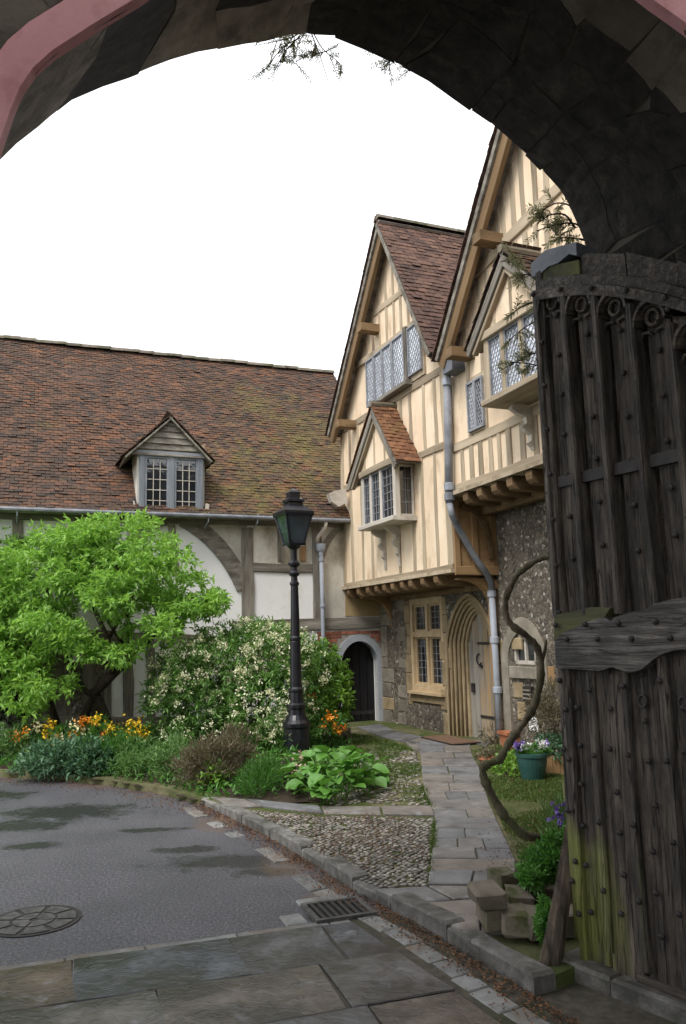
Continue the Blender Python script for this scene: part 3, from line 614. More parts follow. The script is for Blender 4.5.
def resample(P, n):
    L = [0]
    for i in range(len(P) - 1): L.append(L[-1] + (P[i + 1] - P[i]).length)
    out = []
    for k in range(n):
        d = L[-1] * k / (n - 1); i = 0
        while i < len(L) - 2 and L[i + 1] < d: i += 1
        out.append(P[i].lerp(P[i + 1], (d - L[i]) / (L[i + 1] - L[i])))
    return out
NA = 121; far = resample(far, NA); near = resample(near, NA)
gate = thing('stone_gateway', 'dark stone gateway arch with a pink painted inner rim framing the courtyard', 'gateway', (0, 3.2, 0))
def outw(p, k):
    d = V3((p.x - .1, 0, max(0, p.z - 2.2))) if p.z > 2.2 else V3((p.x - .1, 0, 0)); return p + d.normalized() * k
def rect(p, fr, X=6.5, Z=7.2):
    d = V3((p.x, 0, p.z)); t = min(X / abs(d.x) if abs(d.x) > 1e-6 else 1e9, Z / d.z if d.z > 1e-6 else 1e9); return xz(fr, d.x * t, d.z * t)
mb = MB(); ni = [outw(p, .011) for p in near]; fi = [outw(p, .011) for p in far]; no = [rect(p, NEARP) for p in near]; fo_ = [rect(p, FARP) for p in far]
mb.v = [tuple(p) for p in ni + fi + no + fo_]
for i in range(NA - 1): mb.f += [(i, i + 1, NA + i + 1, NA + i), (2 * NA + i, 2 * NA + i + 1, i + 1, i), (NA + i, NA + i + 1, 3 * NA + i + 1, 3 * NA + i), (3 * NA + i, 3 * NA + i + 1, 2 * NA + i + 1, 2 * NA + i)]
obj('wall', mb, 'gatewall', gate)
random.seed(5)
i = 0
while i < NA - 1:
    left = near[i].x < -.1
    k = min(random.choice((3, 4, 5)) if left else random.choice((1, 2, 2, 3, 3)), NA - 1 - i)
    cuts = [0, random.uniform(.3, .7), 1.0] if left else [0, random.uniform(.14, .24), random.uniform(.32, .44), random.uniform(.5, .62), random.uniform(.72, .84), 1.0]
    if not left and random.random() < .3: cuts.pop(random.randint(1, 4))
    for c in range(len(cuts) - 1):
        lo = []; hi = []; g = .0015; jz = random.uniform(-.002, .002)
        rag = random.uniform(-.012, .01) if c == len(cuts) - 2 else 0
        for (ii, cc) in [(i + q, cuts[c]) for q in range(k + 1)] + [(i + q, cuts[c + 1] + rag) for q in range(k, -1, -1)]:
            wn = mnoise.noise_vector(V3((ii * .37, cc * 5.1, 7.7))); c2 = cc + (wn.x * .075 if .02 < cc < .97 else wn.x * .012); i2 = min(NA - 1.001, max(0, ii + wn.y * 1.5)); i0 = int(i2); f2 = i2 - i0
            p = near[i0].lerp(near[i0 + 1], f2).lerp(far[i0].lerp(far[i0 + 1], f2), c2); lo.append(outw(p, jz + .012 * mnoise.noise(p * 5.1))); hi.append(outw(p, .2))
        n_ = len(lo); cen = sum(lo, V3()) / n_; lo = [p + (cen - p).normalized() * g for p in lo]
        mb = MB(); fs = [(q, q + 1, 2 * k - q, 2 * k + 1 - q) for q in range(k)]
        mb.add([p - cen for p in lo + hi], fs + [(q, (q + 1) % n_, n_ + (q + 1) % n_, n_ + q) for q in range(n_)])
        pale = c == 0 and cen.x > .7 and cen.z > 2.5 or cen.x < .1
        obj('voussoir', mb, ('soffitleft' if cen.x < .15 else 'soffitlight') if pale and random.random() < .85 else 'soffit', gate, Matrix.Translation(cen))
    i += k
ns = [((p - NEARP.O).dot(NEARP.u), p.z) for p in near]
cen_s = .3
def outs(q, k):
    d = V3((q[0] - cen_s, max(0, q[1] - 2.2) if q[1] > 2.2 else 0, 0)).normalized(); return (q[0] + d.x * k, q[1] + d.y * k)
mb = MB(); mb.strip(NEARP, [outs(q, .115) for q in ns], [outs(q, -.006) for q in ns], -.02, .03); tag(obj('painted_rim', mb, 'pink', gate), 'pink painted rim of the arch')
i = 0
while i < NA - 1:                                             # facing stones outside the rim
    k = min(random.choice((2, 3)), NA - 1 - i); mb = MB(); a = ns[i:i + k + 1]
    mb.strip(NEARP, [outs(q, .46) for q in a], [outs(q, .125) for q in a], -.02, .014 + random.uniform(0, .012)); obj('facing_stone', mb, 'soffitlight', gate); i += k
# the covered passage we stand in
pas = thing('gate_passage', 'dim vaulted masonry passage behind the pink rimmed arch', 'passage', (0, -1, 0))
mb = MB(); mb.box(-2.9, -2.35, -1.8, 2.05, 0, 5.4); obj('side_wall', mb, 'gatewall', pas)
mb = MB(); mb.box(2.6, 3.1, -1.8, 3.0, 0, 5.4); obj('side_wall', mb, 'gatewall', pas)
mb = MB(); prof = []
for k in range(13): t = math.pi * k / 12; prof.append((.125 - 2.5 * math.cos(t), 3.7 + 1.35 * math.sin(t)))
lo = [V3((x, -1.8, z)) for x, z in prof]; hi = [V3((x, 2.0 + .2 * x, z)) for x, z in prof]; n_ = len(prof)
mb.add(lo + hi + [V3((p.x * 1.02, p.y, p.z + .3)) for p in lo + hi], [(q, q + 1, n_ + q + 1, n_ + q) for q in range(n_ - 1)] + [(2 * n_ + q, 3 * n_ + q, 3 * n_ + q + 1, 2 * n_ + q + 1) for q in range(n_ - 1)])
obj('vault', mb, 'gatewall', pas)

# ---- the studded oak gate leaf
DD = V3((.5408, -.8412, 0)); gl = ground(575, 975); gl.z = 0
DF = Frame(gl + V3((.034, .022, 0)) + DD * .03, DD, (-.8412, -.5408, 0))
gd = thing('oak_gate', 'weathered studded oak gate leaf with carved tracery heads standing open', 'gate', gl)
DW = 1.42
def dz_top(s): return 3.80 - .20 * s - .27 * s * s
ribs = [DF.px(x, 400)[0] for x in (545, 573, 604.5, 640, 679)]; stp = ribs[-1] - ribs[-2]
while ribs[-1] + stp < DW: ribs.append(ribs[-1] + stp)
heads = [DF.px(x, y)[1] for x, y in ((550, 291), (580, 292), (610, 296), (646, 305), (684, 326))]
while len(heads) < len(ribs): heads.append(heads[-1] - .1 - .02 * (len(heads) - 5))
edges = ribs + [DW]
mr0, mr1 = 1.60, 1.84                                          # middle rail
mb = MB(); mb.fbox(DF, .0, DW, .06, 3.25, -.11, -.045); obj('backing_board', mb, 'gateoak', gd)
mb = MB(); pts = [(s * DW / 12, dz_top(s * DW / 12)) for s in range(13)]; mb.sprism(DF, [(0, 3.2)] + [(DW, min(3.2, dz_top(DW) - .05))] + pts[::-1], -.11, -.045); obj('backing_board', mb, 'gateoak', gd)
fbeam('stile', gd, 'gateoak', DF, (.02, .05), (.02, 3.72), .05, -.09, .035, jit=.006)
for i in range(len(ribs)):
    s0 = edges[i]; s1 = edges[i + 1]; mid = (s0 + s1) / 2; top = heads[i]
    # upper bay plank, lower bay planks
    fbeam('plank', gd, 'gateoak', DF, (mid + .03, mr1 - .05), (mid + .03, top - .02), (s1 - s0) * .62, -.05, random.uniform(-.004, .008), jit=.004)
    if i < 5 or True:
        fbeam('plank', gd, 'gateoak', DF, (mid - .005, .07 + random.uniform(0, .03)), (mid + .004 + random.uniform(-.01, .01), mr0 + .04), (s1 - s0) * .92, -.05, random.uniform(0, .016), jit=.006, w2=(s1 - s0) * 1.0)
    fbeam('rib', gd, 'gaterib', DF, (s0 + .012, mr1 - .06), (s0 + .012, top + .02), .04, -.045, .05, jit=.004, ch=.014)
    fbeam('rib', gd, 'gaterib', DF, (s0 + .004, .12 + random.uniform(0, .06)), (s0 + .012, mr0 + .05), .05, -.045, .03 + random.uniform(0, .012), jit=.008, ch=.012)
    # tracery head: two-order arch with a ring and cusps
    hw = (s1 - s0) / 2 - .012; ac = (mid + .01, top - .11); arc = lambda r, rz: [(ac[0] + r * math.cos(t), ac[1] + rz * math.sin(t)) for t in [math.pi * k / 12 for k in range(13)]]
    mb = MB(); mb.strip(DF, arc(hw, .12), arc(hw - .014, .1), -.04, .048); mb.strip(DF, arc(hw - .015, .098), arc(hw - .026, .082), -.04, .028); tr = obj('tracery_head', mb, 'gaterib', gd)
    mb = MB(); ring = [DF.p(ac[0] + .004 + .034 * math.cos(t), ac[1] + .03 + .04 * math.sin(t), .015) for t in [2 * math.pi * k / 14 for k in range(15)]]; mb.tube(ring, .009, 6); obj('cusp_ring', mb, 'gaterib', tr)
    for sg in (-1, 1):
        mb = MB(); mb.tube([DF.p(ac[0] + sg * hw * .95, ac[1] - .07, .0), DF.p(ac[0] + sg * hw * .6, ac[1] - .035, .012), DF.p(ac[0] + sg * hw * .2, ac[1] - .04, .012), DF.p(ac[0] + sg * hw * .12, ac[1] - .055, .01)], [.008, .01, .009, .004], 6); obj('cusp', mb, 'gaterib', tr)
    mb = MB(); sp = [(s0 + .014, top - .115)] + [(a, z) for a, z in reversed(arc(hw, .12))] + [(s1 + .012, top - .115), (s1 + .012, heads[min(i + 1, len(heads) - 1)] * .5 + top * .5 + .05), (s0 + .014, top + .06)]
    mb.sprism(DF, sp, -.045, .012); obj('spandrel', mb, 'gateoak', gd)
def curve(offz, n=9): return [(DW * k / n, dz_top(DW * k / n) + offz) for k in range(n + 1)]
for (za, zb, d1, mt) in ((-.185, -.245, .05, 'gaterib'), (-.125, -.18, .035, 'gaterib')):
    mb = MB(); mb.strip(DF, curve(za), curve(zb), -.045, d1); obj('head_moulding', mb, mt, gd)
for k in range(4):
    a, b = .31 + k * .28, .31 + k * .28 + .275; b = min(b, DW); mb = MB(); mb.sprism(DF, [(a, dz_top(a) - .12), (b, dz_top(b) - .12), (b, dz_top(b) + random.uniform(-.01, .012)), (a, dz_top(a) + random.uniform(-.01, .012))], -.06, random.uniform(.005, .02)); obj('top_board', mb, 'gaterib', gd)
mb = MB(); mb.sprism(DF, [(0, dz_top(0) - .12), (.305, dz_top(.3) - .12), (.305, dz_top(.3) - .04), (0, dz_top(0) - .05)], -.06, .022); obj('top_board', mb, 'mossyrail', gd)
mb = MB(); cp = [(-.03, 3.715), (.02, 3.70), (.1, 3.722), (.17, 3.712), (.25, 3.73), (.3, 3.70)]
mb.sprism(DF, cp + [(.305, 3.775), (.2, 3.80), (.08, 3.825), (-.03, 3.79)], -.13, .032); obj('lead_cap', mb, 'lead', gd)
# iron strap in short lengths across the bays
for i in range(len(ribs)):
    z = 2.50; mb = MB(); mb.fbox(DF, edges[i] + .036, edges[i + 1] - .012, z - .03, z + .03, 0, .02); obj('iron_strap', mb, 'iron', gd)
# carved middle rail with broken upper edge
topw = [DF.px(x, y, .06) for x, y in ((555, 639), (563, 633), (576, 627), (590, 621), (604, 617), (611, 622), (615, 617), (630, 612), (645, 610), (654, 604), (668, 600), (686, 597), (700, 596))] + [(1.1, mr1 + .02), (DW, mr1)]
botw = [DF.px(x, y, .06) for x, y in ((556, 668), (566, 668.5), (576, 669), (588, 670), (600, 671), (611, 667), (618, 669), (630, 673), (642, 669), (654, 659), (664, 653), (676, 650), (690, 650))] + [(1.1, mr0 - .02), (DW, mr0)]
xw = Matrix.Identity(4)
for k in range(3): xw[k][0] = DF.u[k]; xw[k][1] = DF.z[k]; xw[k][2] = DF.n[k]; xw[k][3] = DF.O[k]
def dlocal(mb): mb.v = [tuple(xw.inverted() @ V3(v)) for v in mb.v]; return mb
mb = MB(); mb.strip(DF, topw, botw, -.045, .062); obj('middle_rail', dlocal(mb), 'gaterail', gd, xw)
mb = MB(); mb.sprism(DF, [DF.px(x, y, .05) for x, y in ((554, 641), (576, 629), (604, 618), (610, 608), (590, 607), (574, 611), (554, 615))], -.045, .05); obj('mossy_block', dlocal(mb), 'mossyrail', gd, xw)
mb = MB(); mb.fbox(DF, .34, DW, .03, .115, -.04, .034); obj('bottom_rail', dlocal(mb), 'gateoak', gd, xw)
# two round eyelets in the lower bays
for (x, y) in ((645, 701), (686, 703)):
    s, z = DF.px(x, y); mb = MB(); mb.tube([DF.p(s + .022 * math.cos(t), z + .028 * math.sin(t), .02) for t in [2 * math.pi * k / 12 for k in range(13)]], .007, 6); mb.tube([DF.p(s, z, -.02), DF.p(s, z, .018)], .021, 12); obj('eyelet', mb, 'iron', gd)
# studs
bm = bmesh.new(); bmesh.ops.create_icosphere(bm, subdivisions=1, radius=.017)
for v in bm.verts: v.co.z *= .75
STUD = bpy.data.meshes.new('stud'); bm.to_mesh(STUD); bm.free(); STUD.materials.append(M['iron'])
def stud(s, z, off): return link('stud', STUD, None, gd, Matrix.Translation(DF.p(s, z, off)) @ xw.to_3x3().to_4x4())
for i in range(len(ribs)):
    s0, s1 = edges[i], edges[i + 1]; mid = (s0 + s1) / 2
    z = 2.08 + .05 * (i % 2)
    while z < heads[i] - .16: stud(mid + .03, z, .012); z += .225
    z = 2.2 - .05 * (i % 2)
    while z < heads[i] + .1: stud(s0 + .012, z, .04); z += .25
    z = .32 + .04 * (i % 2)
    while z < mr0 - .05: stud(mid + random.uniform(-.02, .02), z, .02); z += .2 + random.uniform(-.02, .02)
    z = .45
    while z < mr0: stud(s0 + .008, z, .042); z += .33 + random.uniform(-.03, .03)
    stud(s0 + .03, 1.735, .066); stud(s0 + .1, 1.66, .066)
    stud(s0 + .01, dz_top(s0) - .21, .055)
for k in range(14): stud(.02, .3 + k * .25, .04)

# stone plinth beneath the gate leaf and loose blocks, split post
pl_ = thing('plinth_stone', 'long low stone kerb under the open oak gate leaf', 'stone', ground(560, 968))
q0, q1 = ground(553, 974), ground(670, 1022); t_ = (q1 - q0).normalized(); nn = V3((-t_.y, t_.x, 0))
a = 0.0
for Lk in (.34, .62, .6, .6):
    mb_ = flag('block', pl_, 'kerb', [q0 + t_ * a, q0 + t_ * (a + Lk), q0 + t_ * (a + Lk) + nn * .45, q0 + t_ * a + nn * .45], -.02, .075 + random.uniform(-.01, .012), gap=.004, ch=.02, tilt=.01); a += Lk

# =================================================================== THE HALL
random.seed(21)
HD = Frame(HF.O, HF.u, HF.n)
hall = thing('hall', 'long low timber framed hall with mossy dark red tile roof', 'building', HF.p(-4, 0))
EZ = 4.0; SLP = (8.3 - EZ) / (3.6 + .35)
def roofz(off): return EZ + (.35 - off) * SLP
dL, dR, dT = HF.px(342, 722)[0], HF.px(379, 722)[0], HF.px(360, 641)[1]
aE = HF.px(383, 650)[0]
mb = MB(); wallgrid(mb, HF, -11, aE, -.05, 4.3, [(dL, dR, -.04, dT)], .3); obj('wall', mb, 'white', hall)
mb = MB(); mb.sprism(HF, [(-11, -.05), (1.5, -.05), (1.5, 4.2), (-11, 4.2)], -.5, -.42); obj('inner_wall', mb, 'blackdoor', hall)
def ht(name, x0, y0, x1, y1, w, d1=.035, mat='greyoak', d0=-.05, w2=None, jit=.02):
    return fbeam(name, hall, mat, HF, HF.px(x0, y0), HF.px(x1, y1), w, d0, d1, w2=w2, jit=jit)
ht('wall_plate', -60, 512, 344, 524, .16, .05)
ht('post', 247, 528, 248, 650, .22, .045, w2=.24); ht('post', 315.5, 524, 317.5, 626, .2, .045); ht('post', 171, 519, 176, 575, .13, .04)
ht('post', 17, 515, 17, 560, .16, .04); ht('post', 88, 640, 89, 724, .2, .04); ht('post', 127, 640, 128, 724, .17, .035); ht('post', 40, 600, 40, 724, .2, .04)
ht('rail', 252, 567, 312, 569, .155, .04); ht('rail', 60, 634, 236, 641, .16, .03); ht('sill_beam', 232, 627, 382, 622.5, .22, .045, jit=.01); ht('sill_beam', -40, 722, 240, 722, .2, .04)
ht('stud', 280, 528, 281, 562, .12, .03); ht('stud', 68, 640, 68, 722, .14, .03); ht('stud', 150, 640, 151, 722, .14, .03); ht('stud', 107, 640, 108, 722, .12, .03)
tag(ht('new_stud', 302, 526, 302.5, 561, .13, .05, 'orangeoak'), 'new orange oak post')
# curved braces
def arcbrace(p0, p1, p2, w):
    n = 9; P = []
    for k in range(n): t = k / (n - 1); x = (1 - t) ** 2 * p0[0] + 2 * t * (1 - t) * p1[0] + t * t * p2[0]; y = (1 - t) ** 2 * p0[1] + 2 * t * (1 - t) * p1[1] + t * t * p2[1]; P.append(HF.px(x, y))
    A = []; B = []
    for k in range(n):
        a, b = P[max(0, k - 1)], P[min(n - 1, k + 1)]; tx, tz = b[0] - a[0], b[1] - a[1]; l = math.hypot(tx, tz); A.append((P[k][0] - tz / l * w / 2, P[k][1] + tx / l * w / 2)); B.append((P[k][0] + tz / l * w / 2, P[k][1] - tx / l * w / 2))
    mb = MB(); mb.strip(HF, A, B, -.05, .04); return obj('brace', mb, 'greyoak', hall)
arcbrace((183, 519), (224, 540), (244, 588), .3); arcbrace((166, 519), (140, 525), (118, 560), .22)
arcbrace((345, 524), (326, 535), (320, 560), .12)
# stained panels under the eaves
def panel(pts, mat, d=.012): mb = MB(); mb.sprism(HF, [HF.px(*p) for p in pts], -.02, d); return obj('plaster_panel', mb, mat, hall)
panel([(196, 518), (247, 520), (247, 590), (232, 556), (206, 530)], 'dirtyplaster'); panel([(248, 520), (280, 520), (280, 567), (248, 567)], 'dirtyplaster'); panel([(122, 519), (166, 520), (150, 524), (128, 536)], 'dirtyplaster')
panel([(281, 520), (315, 520), (315, 568), (281, 568)], 'dirtyplaster'); panel([(317, 520), (347, 520), (347, 622), (318, 624)], 'dirtyplaster', .01)
panel([(-40, 645), (66, 646), (66, 722), (-40, 722)], 'greystone', .012)
for k, (xa, xb) in enumerate(((71, 85), (91, 104))): panel([(xa, 662), (xb, 662), (xb, 720), (xa, 720)], 'flint', .014)
mb = MB(); bz = [HF.px(345, 590), HF.px(383, 592), HF.px(383, 616), HF.px(345, 616)]; mb.sprism(HF, bz, -.02, .02); obj('plaster_panel', mb, 'panelbuff', hall)
# brickwork round the small black door
zb0, zb1 = -.02, HF.px(345, 631)[1]; xb0, xb1 = HF.px(318, 700)[0], aE - .01
def archpts(c, hw, zs, za, n=16, p=2.0, q=.62):
    return [(c + hw * math.cos(math.pi * (1 - k / n)), zs + (za - zs) * (max(0, 1 - abs(math.cos(math.pi * (1 - k / n))) ** p)) ** q) for k in range(n + 1)]
dc = (dL + dR) / 2; dh = (dR - dL) / 2; zs_ = HF.px(360, 661)[1]; ain = archpts(dc, dh, zs_, dT); aout = archpts(dc, dh + .13, zs_ + .02, dT + .13)
mb = MB(); mb.strip(HF, [(xb0, 0), (xb0, zs_)] + [(a, zb1) for a, z in aout[1:-1]] + [(xb1, zs_), (xb1, 0)], [(dc - dh - .08, 0), (dc - dh - .08, zs_)] + aout[1:-1] + [(dc + dh + .08, zs_), (dc + dh + .08, 0)], -.1, .02); obj('mortar_bed', mb, 'mortar', hall)
mb = MB(); z = 0.02; r = 0
while z + .06 < zb1:
    a = xb0 + .01 + (0 if r % 2 else -.1)
    while a < xb1 - .03:
        L_ = .2 if random.random() < .7 else .1; b = min(a + L_, xb1 - .004); ca = max(a, xb0)
        ins = any(abs(q - dc) < dh + .06 and zz < (zs_ if abs(q - dc) > dh + .0 else 99) + .0 for q, zz in ((ca, z), (b, z), ((ca + b) / 2, z)))
        inside = False
        for q in (ca, b):
            u_ = min(1, abs(q - dc) / (dh + .13)); top_ = zs_ + .02 + (dT + .13 - zs_ - .02) * (max(0, 1 - u_ ** 2)) ** .62
            if abs(q - dc) < dh + .13 and z < top_: inside = True
        if not inside and b - ca > .03: o_ = random.uniform(.024, .034); mb.fbox(HF, ca + .006, b - .006, z + .005, z + .062 + random.uniform(-.003, .003), 0, o_)
        a += L_
    z += .072; r += 1
tag(obj('brickwork', mb, 'brickm', hall), kind='stuff')
mb = MB(); mb.strip(HF, [(dc - dh - .13, -.0)] + aout + [(dc + dh + .13, -.0)], [(dc - dh, -.0)] + ain + [(dc + dh, -.0)], -.12, .05); obj('door_surround', mb, 'greypaint', hall)
dr_ = MB(); dr_.sprism(HF, [(dc - dh, .02)] + [(a, z) for a, z in ain] + [(dc + dh, .02)], -.24, -.2); bd = tag(obj('black_door', dr_, 'blackdoor', hall), 'small black arched plank door')
for k in range(5):
    a0, a1 = dc - dh + 2 * dh * k / 5, dc - dh + 2 * dh * (k + 1) / 5; zt = min(zs_ + (dT - zs_) * max(0, 1 - abs((q - dc) / dh) ** 2) ** .62 for q in (a0 + .01, a1 - .01)) - .01
    mb = MB(); mb.fbox(HF, a0 + .006, a1 - .006, .04, max(zt, zs_), -.21, -.175 + random.uniform(0, .006)); obj('plank', mb, 'blackdoor', bd)
mb = MB(); mb.fbox(HF, dc - dh + .02, dc + dh - .02, .2, .27, -.2, -.165); obj('weather_bar', mb, 'iron', bd)
# roof
slope_up = (HF.z * SLP - HF.n).normalized(); rn = (HF.n * SLP + HF.z).normalized(); RO = HF.p(0, EZ + .0, .35); SL = math.hypot(3.95, 8.3 - EZ)
mb = MB(); mb.prism([RO + HF.u * a + slope_up * b - rn * .16 for a, b in ((-11, 0), (1.2, 0), (1.2, SL), (-11, SL))], [RO + HF.u * a + slope_up * b - rn * .05 for a, b in ((-11, 0), (1.2, 0), (1.2, SL), (-11, SL))]); rf = obj('roof', mb, 'greyoak', hall)
tiles('roof_tile', rf, 'tilehall', RO, HF.u, slope_up, rn, [(-11, -.06), (.2, -.06), (1.0, 1.0), (1.2, SL), (-11, SL)], gauge=.084, tw=.145)
bk = HF.p(0, 8.3, -3.6); mb = MB(); mb.prism([bk + HF.u * -11, bk + HF.u * 1.2, bk + HF.u * 1.2 - HF.n * 3.9 - HF.z * 4.2, bk + HF.u * -11 - HF.n * 3.9 - HF.z * 4.2], [p - HF.z * .12 for p in (bk + HF.u * -11, bk + HF.u * 1.2, bk + HF.u * 1.2 - HF.n * 3.9 - HF.z * 4.2, bk + HF.u * -11 - HF.n * 3.9 - HF.z * 4.2)]); obj('rear_slope', mb, 'tilehall', rf)
a = -11.0
while a < 1.1:
    L_ = .32; p = bk + HF.u * a; dz = random.uniform(-.012, .015); mb = MB(); vs = []
    for e in (0, L_ + .03):
        for t in range(7): th_ = math.pi * t / 6; vs.append(p + HF.u * e + HF.n * (.13 * math.cos(th_)) + HF.z * (.10 * math.sin(th_) - .02 + dz + (.012 if e else 0)))
    mb.add(vs, [(t, t + 1, 8 + t, 7 + t) for t in range(6)] + [tuple(range(7)), tuple(range(13, 6, -1))]); obj('ridge_tile', mb, 'rubble', rf); a += L_
# gutter, brackets and rainwater pipe
mb = MB(); mb.tube([HF.p(-11, EZ - .06, .4), HF.p(-5, EZ - .07, .4), HF.p(-.1, EZ - .075, .4)], .038, 8); obj('gutter', mb, 'pipedark', hall)
for px_ in (17, 204, 252): s, z = HF.px(px_, 520); mb = MB(); mb.tube([HF.p(s, EZ - .02, .42), HF.p(s, EZ - .17, .38), HF.p(s, EZ - .24, .1), HF.p(s, EZ - .24, 0)], .012, 6); obj('gutter_bracket', mb, 'pipegrey', hall)
pa = lambda x, y, o=.12: HF.p(*HF.px(x, y, o), o)
pp = obj('rainwater_pipe', MB().tube([pa(321, 549), pa(322.5, 600), pa(324, 668), pa(325, 720)], .042, 10), 'pipegrey', hall, smooth=True)
mb = MB(); mb.tube([pa(326, 522, .38), pa(325.5, 527, .34), pa(318, 537, .2), pa(317, 543, .14)], .036, 8); obj('swan_neck', mb, 'winwhite', pp, smooth=True)
c_ = pa(321, 550); mb = MB(); mb.lathe([(.045, -.1), (.05, -.05), (.085, 0), (.1, .06), (.1, .12)], c_, 8); obj('hopper', mb, 'pipegrey', pp)
for y in (560, 606, 650): q = pa(321 + (y - 549) * .03, y); mb = MB(); mb.lathe([(.05, -.03), (.056, -.025), (.056, .025), (.05, .03)], q, 10); obj('pipe_collar', mb, 'pipegrey', pp)

# dormer
def lights(parent, fr, a0, a1, z0, z1, off, glass, nx, nz, diamond=False, frame='greypaint', fw=.045, lead=.008, name='casement', lm='lattice'):
    """a leaded casement: frame mesh with pane and lattice as its sub-parts"""
    mb = MB(); mb.fbox(fr, a0, a1, z0, z0 + fw, off - .03, off + .02); mb.fbox(fr, a0, a1, z1 - fw, z1, off - .03, off + .02); mb.fbox(fr, a0, a0 + fw, z0 + fw, z1 - fw, off - .03, off + .018); mb.fbox(fr, a1 - fw, a1, z0 + fw, z1 - fw, off - .03, off + .018)
    c = obj(name, mb, frame, parent); x0, x1, y0, y1 = a0 + fw, a1 - fw, z0 + fw, z1 - fw
    mb = MB(); mb.fbox(fr, x0, x1, y0, y1, off - .03, off - .012)
    pn = ('pane', mb, glass); mb2 = MB()
    if not diamond:
        for k in range(1, nx): x = x0 + (x1 - x0) * k / nx; mb2.fbox(fr, x - lead / 2, x + lead / 2, y0, y1, off - .014, off - .002)
        for k in range(1, nz): y = y0 + (y1 - y0) * k / nz; mb2.fbox(fr, x0, x1, y - lead / 2, y + lead / 2, off - .014, off - .001)
    else:
        W_, H_ = x1 - x0, y1 - y0; st_ = W_ / nx; sl_ = H_ / nz / st_ * 1.0
        for sgn in (1, -1):
            k = -int(H_ / (st_ * sl_)) - 2
            while k < nx + int(H_ / (st_ * sl_)) + 2:
                # line x = xs + sgn*(y-y0)/sl_
                xs = x0 + k * st_; ya, yb = y0, y1; pts = []
                fx = lambda y: xs + sgn * (y - y0) / sl_
                lo_, hi_ = (x0 - xs) * sgn * sl_ + y0, (x1 - xs) * sgn * sl_ + y0
                ya, yb = max(y0, min(lo_, hi_)), min(y1, max(lo_, hi_))
                if yb - ya > .02: mb2.sprism(fr, [(fx(ya) - lead * .6, ya), (fx(ya) + lead * .6, ya), (fx(yb) + lead * .6, yb), (fx(yb) - lead * .6, yb)], off - .014, off - .002 - .001 * sgn)
                k += 1
    return c, pn, ('lattice', mb2, lm)
def casement(parent, deep, *a, **k):
    c, pn, la = lights(parent, *a, **k); host = c if not deep else parent
    for n_, mb_, mt in (pn, la): obj(n_, mb_, mt, host)
    return c
FO = .28
def hd(x, y): return HF.px(x, y, FO)
w0, w1 = hd(139, 480)[0], hd(203, 480)[0]; wz0, wz1 = hd(170, 514)[1], hd(170, 456)[1]; ax, az = hd(170, 416); e0, e1 = hd(122, 458)[0], hd(212.5, 459)[0]; ez = hd(170, 459)[1]
mb = MB(); mb.fbox(HF, w0, w1, wz0 - .02, wz1, FO - .9, FO - .03); dm = obj('dormer', mb, 'greyoak', hall)
xm = (w0 + w1) / 2
for a in (w0 + .05, xm, w1 - .05): fbeam('dormer_post', dm, 'dormerpaint', HF, (a, wz0 + .0), (a, wz1 + .03), .1, FO - .05, FO + .03, jit=.004)
fbeam('dormer_sill', dm, 'dormerpaint', HF, (w0 - .04, wz0 - .0), (w1 + .04, wz0 - .0), .07, FO - .05, FO + .07, jit=.006); fbeam('dormer_head', dm, 'dormerpaint', HF, (w0 - .05, wz1 + .02), (w1 + .05, wz1 + .02), .09, FO - .05, FO + .05, jit=.004)
for a, b in ((w0 + .1, xm - .05), (xm + .05, w1 - .1)): casement(dm, True, HF, a, b, wz0 + .01, wz1 - .025, FO, 'glassdark', 3, 5, frame='dormerpaint', fw=.035, lead=.014, lm='winwhite')
for k in range(6):                                            # weatherboards of the little gable
    t0, t1 = k / 6, (k + 1) / 6; za, zb = ez + .04 + (az - .12 - ez) * t0, ez + .04 + (az - .12 - ez) * t1 + .02
    xl = lambda t: e0 + .14 + (ax - e0 - .14) * t; xr = lambda t: e1 - .14 + (ax - e1 + .14) * t
    mb = MB(); q = [(xl(t0), za), (xr(t0), za), (xr(min(1, t1 + .03)), zb), (xl(min(1, t1 + .03)), zb)]
    mb.prism([HF.p(s, z, FO - .03) for s, z in q], [HF.p(q[0][0], za, FO + .06), HF.p(q[1][0], za, FO + .06), HF.p(*q[2], FO + .025), HF.p(*q[3], FO + .025)]); obj('weatherboard', mb, 'greyoak', dm)
for sg, ea in ((-1, e0), (1, e1)):
    up_ = (HF.u * (ax - ea) + HF.z * (az - ez)); L_ = up_.length; up_.normalize(); n_ = (HF.z * abs(ax - ea) + HF.u * sg * (az - ez)).normalized(); O_ = HF.p(ea, ez, FO + .14)
    ba = lambda z: .35 - (z - EZ) / SLP                        # offset where the main roof reaches z
    back0, back1 = FO + .14 - ba(ez) + .15, FO + .14 - ba(az) + .15
    q = [(0, 0), (back0, 0), (back1, L_), (0, L_)]; mb = MB(); mb.prism([O_ - HF.n * a + up_ * b - n_ * .07 for a, b in q], [O_ - HF.n * a + up_ * b - n_ * .04 for a, b in q]); dr2 = obj('dormer_roof', mb, 'greyoak', dm)
    tiles('dormer_tile', dm, 'tilehall', O_, -HF.n, up_, n_, [(-.02, -.03), (back0, -.03), (back1, L_), (-.02, L_)], gauge=.1)
    mb = MB(); mb.sprism(HF, [(w0 + .01 if sg < 0 else w1 - .01, wz0), (w0 - .03 if sg < 0 else w1 + .03, wz0), (w0 - .03 if sg < 0 else w1 + .03, ez + .3), (w0 + .01 if sg < 0 else w1 - .01, ez + .3)], FO - 1.0, FO - .02); obj('cheek', mb, 'dirtyplaster', dm)
